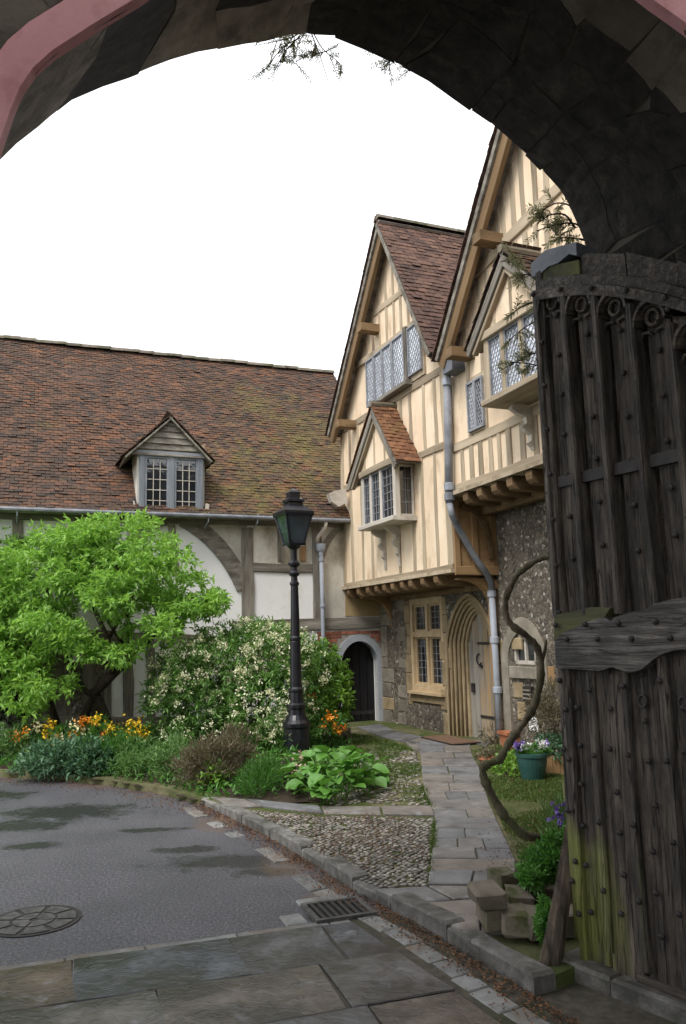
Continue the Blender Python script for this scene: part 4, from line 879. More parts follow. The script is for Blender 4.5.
for sg in (-1, 1):
    a = w0 - .06 if sg < 0 else w1 + .06; mb = MB(); mb.sprism(HF, [(a - .03, wz0 + .02), (a + .03, wz0), (a + .035 * sg + .02, wz0 + .2), (a + .01 * sg - .02, wz0 + .22)], FO - .12, FO + .02); tag(obj('lead_flashing', mb, 'winwhite', dm), 'whitish lead flashing')

# =================================================================== THE GABLED HOUSES
BO = .22                                                      # barge boards stand this far proud of the upper wall
def gable_house(h, s0, s1, zj, L, A, R, depth, mat_tile, spl=None):
    """upper wall, roof slopes with tiles, barge boards; L, A, R = eave, apex, eave in (s, z) on the barge plane"""
    rz = lambda s: (A[1] + (L[1] - A[1]) * (A[0] - s) / (A[0] - L[0])) if s < A[0] else (A[1] + (R[1] - A[1]) * (s - A[0]) / (R[0] - A[0]))
    mb = MB(); pts = [(s0, zj), (s1, zj), (s1, rz(s1) - .06), (A[0], A[1] - .08), (s0, rz(s0) - .06)]; mb.sprism(UF, pts, -.25, 0); obj('upper_wall', mb, 'cream', h)
    for E_, sg in ((L, -1), (R, 1)):
        up_ = UF.u * (A[0] - E_[0]) + UF.z * (A[1] - E_[1]); Ls = up_.length; up_.normalize(); n_ = (UF.z * abs(A[0] - E_[0]) + UF.u * sg * (A[1] - E_[1])).normalized(); O_ = UF.p(*E_, BO + .06)
        q = [(0, 0), (depth, 0), (depth, Ls), (0, Ls)]; mb = MB(); mb.prism([O_ - UF.n * a + up_ * b - n_ * .13 for a, b in q], [O_ - UF.n * a + up_ * b - n_ * .05 for a, b in q]); rf = obj('roof', mb, 'greyoak', h)
        tiles('roof_tile', rf, mat_tile, O_, -UF.n, up_, n_, [(-.03, -.05), (depth, -.05), (depth, Ls), (-.03, Ls)], gauge=.1)
        # barge board just under the verge
        d_ = -n_ * .21; p0 = UF.p(*E_) + d_; p1 = UF.p(*A) + d_ * (1.0)
        tn = (A[1] - E_[1]) / abs(A[0] - E_[0])
        if sg < 0 or h is not h1: beam('barge_board', h, 'tanoak', p0 - up_ * .05, p1 - up_ * (.21 * tn - .1), UF.n, .2, BO - .05, BO + .02 - (.004 if sg > 0 else 0), jit=.008)
        else: beam('plain_verge', h, 'stud', p0 + n_ * .08, p1 + n_ * .08 - up_ * .13 * tn, UF.n, .06, -.1, BO + .01, jit=.004)
        beam('verge_board', h, 'bark', p0 + n_ * .125 - up_ * .02, p1 + n_ * .125 - up_ * .085 * tn, UF.n, .05, BO - .05, BO + .045, jit=.006)
    r0 = UF.p(*A, BO + .08); a = 0
    while a < depth:
        mb = MB(); vs = []; dz = random.uniform(-.01, .012)
        for e in (0, .34):
            for t in range(7): th_ = math.pi * t / 6; vs.append(r0 - UF.n * (a + e) + UF.u * (.12 * math.cos(th_)) + UF.z * (.09 * math.sin(th_) - .02 + dz))
        mb.add(vs, [(t, t + 1, 8 + t, 7 + t) for t in range(6)] + [tuple(range(7)), tuple(range(13, 6, -1))]); obj('ridge_tile', mb, 'rubble', h); a += .31
    return rz
def purlin(h, x, y, w=.2, hh=.14):
    s, z = UF.px(x, y, BO + .1); mb = MB(); q = [(s - w * .5, z - hh / 2), (s + w * .5, z - hh / 2), (s + w * .5, z + hh / 2), (s - w * .5, z + hh / 2)]
    W = Matrix.Translation(UF.p(s, z, BO + .0)); bm = bmesh.new(); mb.sprism(UF, q, -.3, BO + .16); mb.v = [tuple(V3(v) - W.translation) for v in mb.v]; return obj('purlin_end', mb, 'stud' if False else 'tanoak', h, W)
def us(x, y, o=0): return UF.px(x, y, o)
def ustud(h, x0, y0, x1, y1, w=.1, d1=.02, mat='stud', **k): return fbeam('stud' if abs(x1 - x0) < 8 else 'rail', h, mat, UF, us(x0, y0), us(x1, y1), w, -.02, d1, **k)
h1 = thing('timber_house', 'cream timber framed gabled house with tiled oriel window over the arched oak door', 'building', SF.p(2.1, 0))
LB1, AP1, RB1 = us(329, 434, BO), us(380, 219, BO), us(434, 351, BO)
S1 = 4.30
rz1 = gable_house(h1, 0, S1, 2.66, LB1, AP1, RB1, 6.5, 'tilegable')
h2 = thing('timber_house', 'taller cream gabled house beside the oak gate with an oriel half hidden by wisteria', 'building', SF.p(7.2, 0))
LB2 = us(437, 359, BO); q2 = us(500, 128, BO); k2 = (q2[1] - LB2[1]) / (q2[0] - LB2[0]); AP2 = (LB2[0] + 3.0, LB2[1] + 3.0 * k2); RB2 = (LB2[0] + 6.0, LB2[1])
rz2 = gable_house(h2, S1 + .01, LB2[0] + 5.9, 3.75, LB2, AP2, RB2, 7, 'tilegable')
for x, y in ((362, 328), (340, 424)): purlin(h1, x, y)
for x, y in ((480, 238), (452, 353)): purlin(h2, x, y)
# house 1 timbers
for z in (2.74,):
    fbeam('sill_beam', h1, 'stud', UF, (0, 2.705), (S1, 2.69), .07, -.02, .028)
    mb = MB(); mb.sprism(UF, [(-.02, 2.61), (S1 + .02, 2.595), (S1 + .02, 2.65), (-.02, 2.665)], -.15, .07); obj('jetty_fascia', mb, 'stud', h1)
fbeam('corner_post', h1, 'stud', UF, (.06, 2.72), (.06, rz1(.06) - .25), .13, -.02, .025); fbeam('corner_post', h1, 'stud', UF, (S1 - .07, 2.72), (S1 - .07, 5.8), .15, -.02, .025)
band = 4.56; fbeam('rail', h1, 'stud', UF, (0, band + .04), (S1, band - .03), .12, -.02, .024); fbeam('rail', h1, 'stud', UF, (.12, 5.80), (S1, 5.73), .13, -.02, .026)
for px_ in (353, 363, 372.5, 400, 414.5, 424.5, 438): s = us(px_, 540)[0]; fbeam('stud', h1, 'stud', UF, (s, 2.72), (s + random.uniform(-.03, .03), band - .05), random.uniform(.075, .1), -.02, .018)
for px_ in (402, 411.5, 425, 437): s = us(px_, 430)[0]; fbeam('stud', h1, 'stud', UF, (s, band), (s + random.uniform(-.03, .03), 5.68), random.uniform(.08, .11), -.02, .018)
for s in (.45, .85, 1.2): fbeam('stud', h1, 'stud', UF, (s, band + .05), (s, rz1(s) - .3 if s < .4 else 5.75), .085, -.02, .018)
fbeam('window_lintel', h1, 'stud', UF, (1.0, 6.86), (3.6, 6.76), .12, -.02, .06)
for px_ in (366, 373, 380, 387, 394.5, 401.5, 409): s = us(px_, 330)[0]; zt = rz1(s) - .35; fbeam('stud', h1, 'stud', UF, (s, 6.8), (s, zt), .075, -.02, .018) if zt > 6.95 else None
fbeam('collar', h1, 'stud', UF, (1.45, 7.62), (3.2, 7.5), .12, -.02, .026)
# joist ends below the jetty
for h, lst, z in ((h1, (350, 360, 369.5, 378, 386, 394.5, 404, 412.5, 425, 438.5), 2.52), (h2, (468, 482, 497, 513, 533), 3.62)):
    for px_ in lst:
        s = us(px_, 585 if h is h1 else 495)[0]; mb = MB(); prof = [(-.02, z - .08), (.02, z - .085)]
        vs = []
        for o_ in (-.0, ):
            prof = [(-.75, z - .09), (-.06, z - .09), (.0, z - .075), (.04, z - .03), (.05, z + .03), (.04, z + .08), (-.75, z + .09)]
        lo = [UF.p(s - .065, b, a) for a, b in prof]; hi = [UF.p(s + .065, b, a) for a, b in prof]; mb.prism(lo, hi); obj('joist_end', mb, 'tanoak', h)
mb = MB(); mb.fbox(UF, 0.02, S1 - .01, 2.615, 2.655, -1.3, -.16); obj('jetty_floor', mb, 'tanoak', h1)
mb = MB(); mb.fbox(UF, S1 + .03, LB2[0] + 5.88, 3.715, 3.745, -1.3, -.16); obj('jetty_floor', mb, 'tanoak', h2)
# ground floor walls, flint with stone dressings
wb = [SF.px(*q) for q in ((412.5, 690), (441.5, 597))]; ws0, ws1, wz0_, wz1_ = wb[0][0], wb[1][0], SF.px(413, 691)[1], SF.px(441, 596)[1]
ds0, ds1 = SF.px(462, 735)[0], SF.px(489, 735)[0]
oo = SF.px(450, 735)[0]; dcs = (ds0 + ds1) / 2; ah = dcs - oo; dpt = 2.36
mb = MB(); wallgrid(mb, SF, 0, S1, -.05, 2.62, [(ws0, ws1, wz0_, wz1_), (dcs - ah + .02, dcs + ah - .02, -.04, dpt)], .35); obj('flint_wall', mb, 'flint', h1)
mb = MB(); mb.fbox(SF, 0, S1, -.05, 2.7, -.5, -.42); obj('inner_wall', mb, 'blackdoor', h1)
mb = MB(); mb.fbox(SF, .02, S1, 2.36, 2.49, -.05, .06); obj('wall_plate', mb, 'tanoak', h1)
s2w = [SF.px(x, y) for x, y in ((510, 694), (534, 640))]
sw0, sw1, sz0, sz1 = SF.px(514, 670)[0], SF.px(532, 670)[0] + .1, SF.px(515, 664)[1], SF.px(515, 640)[1]
mb = MB(); wallgrid(mb, SF, S1 + .005, 10.4, -.05, 3.8, [(sw0, sw1, sz0, sz1)], .25); obj('flint_wall', mb, 'flint', h2)
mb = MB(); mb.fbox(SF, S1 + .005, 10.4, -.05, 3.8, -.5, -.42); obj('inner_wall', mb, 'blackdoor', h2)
# ashlar blocks: quoins at the corner by the black door and around openings
def ashlar(h, a0, a1, z0, z1, d=.015, mat='stone', name='ashlar_block'):
    q = [(a0, z0), (a1, z0), (a1, z1), (a0, z1)]; q = [(a + random.uniform(-.008, .008), z + random.uniform(-.005, .005)) for a, z in q]; c = SF.p((a0 + a1) / 2, (z0 + z1) / 2); g = .006; ch = .01
    qi = [(a + (g if a < (a0 + a1) / 2 else -g), z + (g if z < (z0 + z1) / 2 else -g)) for a, z in q]; qj = [(a + (ch if a < (a0 + a1) / 2 else -ch), z + (ch if z < (z0 + z1) / 2 else -ch)) for a, z in qi]
    mb = MB(); A_ = [SF.p(a, z, -.03) - c for a, z in qi]; B_ = [SF.p(a, z, d - .008) - c for a, z in qi]; C_ = [SF.p(a, z, d) - c for a, z in qj]
    mb.add(A_ + B_ + C_, [(8, 9, 10, 11)] + [(i, (i + 1) % 4, 4 + (i + 1) % 4, 4 + i) for i in range(4)] + [(4 + i, 4 + (i + 1) % 4, 8 + (i + 1) % 4, 8 + i) for i in range(4)]); return obj(name, mb, mat, h, Matrix.Translation(c))
z = .05
while z < 2.3:
    hh = random.uniform(.2, .34); ashlar(h1, .03, random.uniform(.3, .62), z, z + hh, .012, random.choice(('greystone', 'greystone', 'stone')))
    if random.random() < .6: a = random.uniform(.65, .8); ashlar(h1, a, a + random.uniform(.2, .38), z + .02, z + hh - .02, .01, 'greystone')
    z += hh
for sd_, sg in ((ws0, -1), (ws1, 1)):
    z = wz0_ - .25
    while z < 2.3:
        hh = random.uniform(.22, .36); wd = random.uniform(.1, .26); ashlar(h1, sd_ if sg > 0 else sd_ - wd, sd_ + wd if sg > 0 else sd_, z, min(z + hh, 2.33), .014, 'stone'); z += hh
ashlar(h1, ws0 + .005, ws1 - .005, wz0_ - .18, wz0_ - .01, .03, 'stone')
# two-light window
wn = MB(); f_ = .09; FWO = -.06
wn.fbox(SF, ws0, ws0 + f_, wz0_, wz1_, FWO - .05, FWO + .06); wn.fbox(SF, ws1 - f_, ws1, wz0_, wz1_, FWO - .05, FWO + .06); wn.fbox(SF, ws0 + f_, ws1 - f_, wz1_ - .11, wz1_, FWO - .05, FWO + .055); wn.fbox(SF, ws0 + f_, ws1 - f_, wz0_, wz0_ + .13, FWO - .05, FWO + .055)
wmx = (ws0 + ws1) / 2; wtz = SF.px(428, 634)[1]; wn.fbox(SF, wmx - .04, wmx + .04, wz0_ + .13, wz1_ - .11, FWO - .05, FWO + .05); wn.fbox(SF, ws0 + f_, ws1 - f_, wtz - .05, wtz + .05, FWO - .05, FWO + .065); wn.fbox(SF, ws0 - .02, ws1 + .02, wz0_ - .03, wz0_ + .012, FWO - .05, FWO + .16)
win = obj('window', wn, 'buffpaint', h1)
for a, b in ((ws0 + f_, wmx - .04), (wmx + .04, ws1 - f_)):
    casement(win, True, SF, a, b, wz0_ + .13, wtz - .05, FWO - .01, 'glassdark', 3, 6, frame='buffpaint', fw=.035, lead=.007); casement(win, True, SF, a, b, wtz + .05, wz1_ - .11, FWO - .01, 'glassdark', 3, 4, frame='buffpaint', fw=.035, lead=.007)
# moulded pointed doorway, seen obliquely
dcs = (ds0 + ds1) / 2; dhw = (ds1 - ds0) / 2; zsp = 1.52
q_ = archpts(dcs, ah, zsp, 2.34, 18, 1.7, .7); mb = MB(); mb.strip(SF, [(a, 2.361) for a, z in q_], q_, -.1, -.002); obj('spandrel', mb, 'flint', h1)
for k in range(6):
    r_o = ah - (ah - dhw * .9) * k / 6; r_i = ah - (ah - dhw * .9) * (k + 1) / 6; zt_o = 2.34 - .055 * k; zt_i = 2.34 - .055 * (k + 1); d1 = .03 - .034 * k
    mb = MB(); A_ = [(dcs - r_o, .0)] + archpts(dcs, r_o, zsp, zt_o, 18, 1.7, .7) + [(dcs + r_o, .0)]; B_ = [(dcs - r_i, .0)] + archpts(dcs, r_i, zsp, zt_i, 18, 1.7, .7) + [(dcs + r_i, .0)]
    mb.strip(SF, A_, B_, d1 - .14, d1); obj('arch_moulding', mb, 'stone', h1)
    if k < 5:                                                 # round roll between the orders
        mb = MB(); mb.tube([SF.p(a, z, d1 - .01) for a, z in B_], .018, 6); obj('arch_roll', mb, 'stone', h1, smooth=True)
for sg in (-1, 1):                                            # plinth stones beside the door
    ashlar(h1, dcs + sg * (ah + .02) - (0 if sg > 0 else .16), dcs + sg * (ah + .02) + (.16 if sg > 0 else 0), .05, .42, .02); ashlar(h1, dcs + sg * (ah + .02) - (0 if sg > 0 else .22), dcs + sg * (ah + .02) + (.2 if sg > 0 else 0), .45, .8, .016); ashlar(h1, dcs + sg * (ah + .02) - (0 if sg > 0 else .14), dcs + sg * (ah + .02) + (.14 if sg > 0 else 0), .85, 1.25, .016); ashlar(h1, dcs + sg * (ah + .02) - (0 if sg > 0 else .2), dcs + sg * (ah + .02) + (.18 if sg > 0 else 0), 1.28, 1.6, .016)
DO = -.19; rd = dhw * .92; da = archpts(dcs, rd, zsp, 2.02, 18, 1.7, .7)
mb = MB(); mb.sprism(SF, [(dcs - rd, .03)] + da + [(dcs + rd, .03)], DO - .05, DO); od = tag(obj('oak_door', mb, 'plankdoor', h1), 'arched grey and tan oak plank door')
for k in range(5):
    a0, a1 = dcs - rd + 2 * rd * k / 5, dcs - rd + 2 * rd * (k + 1) / 5; zt = min(zsp + (2.02 - zsp) * max(0, 1 - min(1, abs((q - dcs) / rd)) ** 1.7) ** .7 for q in (a0, a1)); zt = max(zt, zsp)
    fbeam('plank', od, 'plankdoor', SF, ((a0 + a1) / 2, .05), ((a0 + a1) / 2, zt + .05), a1 - a0 - .008, DO - .02, DO + .018, jit=.002)
for z in (.42, 1.55): mb = MB(); mb.fbox(SF, dcs - rd * .2, dcs + rd * .9, z - .02, z + .02, DO, DO + .03); obj('hinge_strap', mb, 'iron', od)
mb = MB(); cz = 1.3; mb.tube([SF.p(dcs - .02 + .075 * math.cos(t), cz + .085 * math.sin(t), DO + .04) for t in [math.pi * (.45 + 1.35 * k / 12) for k in range(13)]], .011, 6); mb.fbox(SF, dcs + .0, dcs + .05, cz - .13, cz - .09, DO + .01, DO + .05); obj('ring_knocker', mb, 'iron', od)
mb = MB(); mb.fbox(SF, dcs - rd * .78, dcs - rd * .55, .78, .92, DO + .01, DO + .05); obj('lock_plate', mb, 'iron', od)
# door-side timbers, brackets under the jetty
def bracket(h, s, zb, zt, out, w=.13, mat='orangeoak', name='jetty_bracket'):
    n = 8; A_ = []; B_ = []
    for k in range(n + 1):
        t = k / n; A_.append((out * t ** 2.0, zb + (zt - zb) * (1 - (1 - t) ** 2.2))); 
    P_ = [(0, zb)] + A_[1:] + [(out, zt + .02), (0, zt + .02)]
    mb = MB(); mb.prism([SF.p(s - w / 2, z, o) for o, z in P_], [SF.p(s + w / 2, z, o) for o, z in P_]); return obj(name, mb, mat, h)
bracket(h1, SF.px(391, 632)[0], SF.px(391, 628)[1], 2.42, .6); bracket(h1, S1 - .12, 1.75, 2.5, .62, .16)
fbeam('jetty_post', h1, 'orangeoak', SF, (S1 - .12, .9), (S1 - .12, 2.45), .16, -.02, .07)
# end wall of the jettied floor, panelled in orange oak
EF = Frame(UF.p(S1 + .012, 0), HU, HV)
mb = MB(); mb.fbox(EF, .0, OV + .05, 2.6, 3.8, -.08, 0); ew = obj('end_panel', mb, 'orangeoak', h1)
for a in (.05, .36, .68): fbeam('end_stud', ew, 'orangeoak', EF, (a, 2.6), (a, 3.75), .1, -.01, .03, jit=.005)
for z in (2.62, 3.72): fbeam('end_rail', ew, 'orangeoak', EF, (0, z), (OV + .05, z), .13, -.01, .035, jit=.005)
n = 9; A_ = []; B_ = []
for k in range(n): t = k / (n - 1); a, z = .66 - .5 * (1 - math.cos(t * math.pi / 2)), 2.8 + .82 * math.sin(t * math.pi / 2); A_.append((a, z)); B_.append((a - .07 * math.cos(t * 1.2), z - .07 * math.sin(t * 1.5)))
mb = MB(); mb.strip(EF, A_, B_, 0, .05); obj('end_brace', mb, 'tanoak', ew)
# house 2 facade
mb = MB(); mb.sprism(UF, [(S1 - .02, 3.71), (10.2, 3.73), (10.2, 3.79), (S1 - .02, 3.77)], -.15, .08); obj('jetty_fascia', mb, 'stud', h2)
mb = MB(); mb.sprism(UF, [(S1 + .02, 3.46), (10.2, 3.48), (10.2, 3.71), (S1 + .02, 3.695)], -.62, -.5); obj('jetty_plate', mb, 'tanoak', h2)
fbeam('sill_beam', h2, 'stud', UF, (S1 + .02, 3.825), (10.2, 3.84), .09, -.02, .03)
fbeam('rail', h2, 'stud', UF, (S1 + .02, 4.42), (10.2, 4.46), .13, -.02, .028)
for px_ in (462.5, 471.5, 481, 491, 500, 510, 524, 537, 552, 570): s = us(px_, 450)[0]; fbeam('stud', h2, 'stud', UF, (s, 3.85), (s, 4.38), random.uniform(.085, .12), -.02, .018)
for s in (S1 + .12, us(469, 400)[0], us(485.5, 400)[0]): fbeam('post', h2, 'stud', UF, (s, 4.45), (s, min(rz2(s) - .3, 6.7)), .1, -.02, .022)
fbeam('collar', h2, 'stud', UF, us(478, 272), us(565, 183), .17, -.02, .04)
for px_, (yt, yb) in ((497, (200, 262)), (503.5, (180, 255)), (514, (170, 240)), (524.5, (165, 230)), (537, (165, 215)), (549, (170, 205)), (562, (170, 200))):
    s, _ = us(px_, 220); zt = rz2(s) - .25; fbeam('stud', h2, 'stud', UF, (s, 6.95), (s, zt), .1, -.02, .02) if zt > 7.1 else None
for px_ in (488, 498, 508, 518, 529, 540, 551, 562): s = us(px_, 290)[0]; fbeam('stud', h2, 'stud', UF, (s, 5.9), (s, 6.8), .1, -.02, .018) if rz2(s) > 7.0 else None
fbeam('stud', h2, 'stud', UF, us(469, 350), us(486, 341), .07, -.02, .02)
# gable window of house 1 (diamond leaded, slightly proud)
g0, g1 = us(366.5, 384, .08)[0], us(420.5, 355, .08)[0]; gz0, gz1 = 5.86, 6.74
mb = MB(); mb.fbox(UF, g0 - .03, g1 + .03, gz0 - .04, gz1 + .03, -.02, .04); gw = obj('gable_window', mb, 'stud', h1)
cuts = [g0] + [us(x, 380, .08)[0] for x in (374.5, 383, 393)] + [us(405.5, 380, .08)[0]]
for i in range(4): casement(gw, True, UF, cuts[i] + .01, cuts[i + 1] - .01, gz0, gz1, .085, 'glasspaintedsky', 4, 7, True, frame='lattice', fw=.025, lead=.009, lm='lattice')
fbeam('mullion', gw, 'greyoak', UF, (cuts[4] + .06, gz0 - .05), (cuts[4] + .06, gz1 + .05), .09, -.0, .12, jit=.004)
casement(gw, True, UF, cuts[4] + .11, g1, gz0 + .05, gz1, .07, 'glasspaintedsky', 4, 7, True, frame='lattice', fw=.025, lead=.009, lm='lattice')
fbeam('window_sill', gw, 'greyoak', UF, (cuts[2] - .05, gz0 - .04), (cuts[4] + .14, gz0 - .04), .07, -.02, .16, jit=.004)
# oriels
def oriel(h, s0, s1, z0, z1, proud, cutsf, glass, diamond, eL, eR, ap, gofs, frame, roofm, sidelight=True, nx=3, nz=6):
    mb = MB(); mb.fbox(UF, s0 + .06, s1 - .06, z0, z1, 0, proud - .07); o = obj('oriel_window', mb, 'cream', h)
    fbeam('oriel_sill', o, frame, UF, (s0 - .07, z0 - .035), (s1 + .07, z0 - .035), .075, -.01, proud + .08, jit=.004); fbeam('oriel_head', o, 'stud', UF, (s0 - .05, z1 + .05), (s1 + .05, z1 + .05), .11, -.01, proud + .05, jit=.004)
    n = len(cutsf) - 1
    for c in cutsf: fbeam('mullion', o, frame, UF, (c, z0), (c, z1), .075 if 0 < cutsf.index(c) < n else .1, proud - .07, proud + .012, jit=.004)
    for i in range(n): casement(o, True, UF, cutsf[i] + .04, cutsf[i + 1] - .04, z0 + .01, z1 - .01, proud - .02, glass, nx, nz, diamond, frame='lattice', fw=.02, lead=.009, lm='lattice')
    SD = Frame(UF.p(s1, 0), -UF.n, UF.u)                       # right-hand side light
    casement(o, True, SD, -proud + .07, -.02, z0 + .01, z1 - .01, -.01, 'glassdark', 2, 4, False, frame=frame, fw=.03, lead=.009)
    # little gable over it
    mb = MB(); mb.sprism(UF, [(eL + .12, z1 + .1), (eR - .12, z1 + .1), (ap[0], ap[1] - .14)], -.02, gofs - .1); obj('oriel_gable', mb, 'cream', o)
    for t in (.3, .5, .7): s = eL + (eR - eL) * t; zt = z1 + .1 + (ap[1] - z1 - .34) * (1 - abs(t - .5) * 2); fbeam('gable_stud', o, 'stud', UF, (s, z1 + .11), (s, zt), .05, gofs - .11, gofs - .085, jit=.003)
    for ea, sg in ((eL, -1), (eR, 1)):
        ez_ = z1 - .0; up_ = UF.u * (ap[0] - ea) + UF.z * (ap[1] - ez_); L_ = up_.length; up_.normalize(); n_ = (UF.z * abs(ap[0] - ea) + UF.u * sg * (ap[1] - ez_)).normalized(); O_ = UF.p(ea, ez_, gofs)
        q = [(0, 0), (gofs, 0), (gofs, L_), (0, L_)]; mb = MB(); mb.prism([O_ - UF.n * a + up_ * b - n_ * .06 for a, b in q], [O_ - UF.n * a + up_ * b - n_ * .04 for a, b in q]); obj('oriel_roof', mb, 'greyoak', o)
        tiles('oriel_tile', o, roofm, O_, -UF.n, up_, n_, [(-.02, -.03), (gofs, -.03), (gofs, L_), (-.02, L_)], gauge=.095, tw=.15)
        p0 = UF.p(ea, ez_) - n_ * .1; p1 = UF.p(*ap) - n_ * .1; tn = (ap[1] - ez_) / abs(ap[0] - ea); beam('oriel_barge', o, 'greyoak', p0 - up_ * .05, p1 - up_ * (.1 * tn - .05), UF.n, .1, gofs - .06, gofs + .0, jit=.004); beam('oriel_barge', o, 'stud', p0 - n_ * .075, p1 - n_ * .075 - up_ * .175 * tn, UF.n, .06, gofs - .1, gofs - .03, jit=.004)
    mb = MB(); mb.tube([UF.p(*ap, gofs + .02) + UF.z * .02, UF.p(*ap, 0) + UF.z * .02], .055, 8); obj('oriel_ridge', mb, 'rubble', o)
    return o
def scroll(h, s, zt, zb, out, mat='winwhite'):
    P_ = [(0, zt), (out, zt), (out * 1.1, zt - .05), (out * .75, zt - .11), (out * .4, zt - .14), (out * .38, zt - .22), (out * .62, zt - .27), (out * .45, zt - .33), (out * .2, zt - .36), (out * .2, zt - .44), (out * .34, zt - .47), (out * .14, zt - .52), (.03, zb), (0, zb)]
    mb = MB(); mb.prism([UF.p(s - .035, z, o) for o, z in P_], [UF.p(s + .035, z, o) for o, z in P_]); return obj('scroll_bracket', mb, mat, h)
P1 = .36; f0, f1 = us(363, 500, P1)[0], us(394.5, 490, P1)[0]; oz0, oz1 = 3.60, 4.46; cf = [f0] + [us(x, 500, P1)[0] for x in (371, 381)] + [f1]
oriel(h1, f0, f1, oz0, oz1, P1, cf, 'glassdark', False, us(347, 484, P1 + .1)[0], us(395.5, 463, P1 + .1)[0] + .02, us(371.5, 405, P1 + .1), P1 + .1, 'winwhite', 'tileoriel', nx=3, nz=6)
for px_ in (377.5, 391.5): scroll(h1, us(px_, 535, .15)[0], 3.53, 2.85, .24)
P2 = .46; f0, f1 = us(487.5, 372, P2)[0], us(548, 340, P2)[0]; cf = [f0] + [us(x, 360, P2)[0] for x in (503, 522.5)] + [f1]
oriel(h2, f0, f1, 4.62, 5.42, P2, cf, 'glasspaintedsky', True, us(465, 342, P2 + .1)[0], 2 * us(501, 251, P2 + .1)[0] - us(465, 342, P2 + .1)[0], us(501, 250, P2 + .1), P2 + .1, 'stud', 'tilehall', nx=4, nz=7)
for px_ in (519, 552): scroll(h2, us(px_, 415, .2)[0], 4.5, 3.95, .3)
# small flush window of house 2 beside its oriel
a0, a1 = us(470, 400)[0], us(486, 400)[0]; fwn = MB(); fwn.fbox(UF, a0 - .03, a1 + .03, 4.5, 5.32, -.02, .025); fw2 = obj('side_window', fwn, 'stud', h2); casement(fw2, True, UF, a0, (a0 + a1) / 2, 4.53, 5.25, .045, 'glasspaintedsky', 3, 6, True, frame='lattice', fw=.03, lead=.01); casement(fw2, True, UF, (a0 + a1) / 2, a1, 4.53, 5.25, .045, 'glassdark', 3, 6, True, frame='lattice', fw=.03, lead=.01)
# rainwater pipe between the houses
up = lambda x, y, o=.1: UF.p(*us(x, y, o), o)
ep = lambda x, y, o=.1: EF.p(*EF.px(x, y, o), o)
sp = lambda x, y, o=.1: SF.p(*SF.px(x, y, o), o)
dp = obj('rainwater_pipe', MB().tube([up(447, 366), up(448.5, 440), up(449.5, 503)], .06, 10), 'pipedark', h2, smooth=True)
mb = MB(); q_ = [up(449.5, 503), up(452, 515, .12), ep(455, 522, .1), ep(474, 556, .1), ep(487, 574, .1), sp(491, 583, .1), sp(491.5, 592, .1)]; mb.tube(q_, .05, 8); obj('pipe_offset', mb, 'pipedark', dp, smooth=True)
mb = MB(); mb.tube([sp(491.5, 592, .1), sp(496, 665, .1), sp(500, 736, .1)], .05, 10); tag(obj('lower_pipe', mb, 'pipegrey', dp, smooth=True), 'grey painted lower pipe')
for y, x in ((382, 447.5), (487, 449.3), (497, 449.5)): mb = MB(); mb.lathe([(.062, -.06), (.078, -.05), (.078, .05), (.062, .06)], up(x, y), 10); obj('pipe_collar', mb, 'pipegrey' if y != 497 else 'pipedark', dp)
for y, x in ((594, 491.6), (640, 494.5), (690, 497.4)): mb = MB(); mb.lathe([(.052, -.05), (.066, -.04), (.066, .04), (.052, .05)], sp(x, y), 10); obj('pipe_collar', mb, 'pipegrey', dp)
mb = MB(); hq = us(441, 358, BO + .1); mb.fbox(UF, hq[0] - .14, hq[0] + .14, hq[1] - .2, hq[1] - .02, -.15, .22); obj('rain_hopper', mb, 'lead', dp)
# blocked doorway with small window and sill in house 2's flint wall
mb = MB(); rin = (sw1 - sw0) / 2; cx_ = (sw0 + sw1) / 2
A_ = [(cx_ - rin - .28, .1)] + archpts(cx_, rin + .28, 1.35, 1.92, 14, 1.8, .65) + [(cx_ + rin + .28, .1)]; B_ = [(cx_ - rin - .1, .1)] + archpts(cx_, rin + .1, 1.35, 1.72, 14, 1.8, .65) + [(cx_ + rin + .1, .1)]
mb.strip(SF, A_, B_, -.03, .03); obj('old_door_arch', mb, 'greystone', h2)
sw = MB(); sw.fbox(SF, sw0, sw1, sz0, sz0 + .05, -.1, -.02); sw.fbox(SF, sw0, sw0 + .05, sz0, sz1, -.1, -.02); sw.fbox(SF, sw1 - .05, sw1, sz0, sz1, -.1, -.02); sw.fbox(SF, cx_ - .02, cx_ + .02, sz0, sz1, -.1, -.025); swo = obj('small_window', sw, 'winwhite', h2)
mb = MB(); mb.fbox(SF, sw0 + .04, sw1 - .04, sz0 + .04, sz1, -.09, -.06); obj('pane', mb, 'glassdark', swo)
ashlar(h2, sw0 - .06, sw1 + .08, sz0 - .2, sz0 - .02, .06, 'greystone', 'window_sill'); ashlar(h2, sw0 - .02, sw0 + .22, sz0 - .48, sz0 - .24, .016, 'stone'); ashlar(h2, sw0 + .04, sw0 + .26, sz0 - .78, sz0 - .52, .016, 'stone'); ashlar(h2, sw0 + .3, sw0 + .52, .35, .58, .02, 'white'); ashlar(h2, sw0 + .75, sw0 + .95, 1.0, 1.25, .014, 'orangeoak', 'timber_patch')
mb = MB(); mb.fbox(SF, sw0 + .26, sw0 + .46, sz0 - .5, sz0 - .3, -.02, .05); vt = obj('vent', mb, 'iron', h2)
for k in range(3): mb = MB(); mb.fbox(SF, sw0 + .27, sw0 + .45, sz0 - .47 + k * .055, sz0 - .45 + k * .055, .05, .065); obj('slat', mb, 'greystone', vt)
for k in range(9): a = S1 + .25 + k * .62 + random.uniform(-.1, .1); z = random.uniform(.3, 3.2); ashlar(h2, a, a + random.uniform(.12, .28), z, z + random.uniform(.12, .2), .012, random.choice(('greystone', 'stone')))
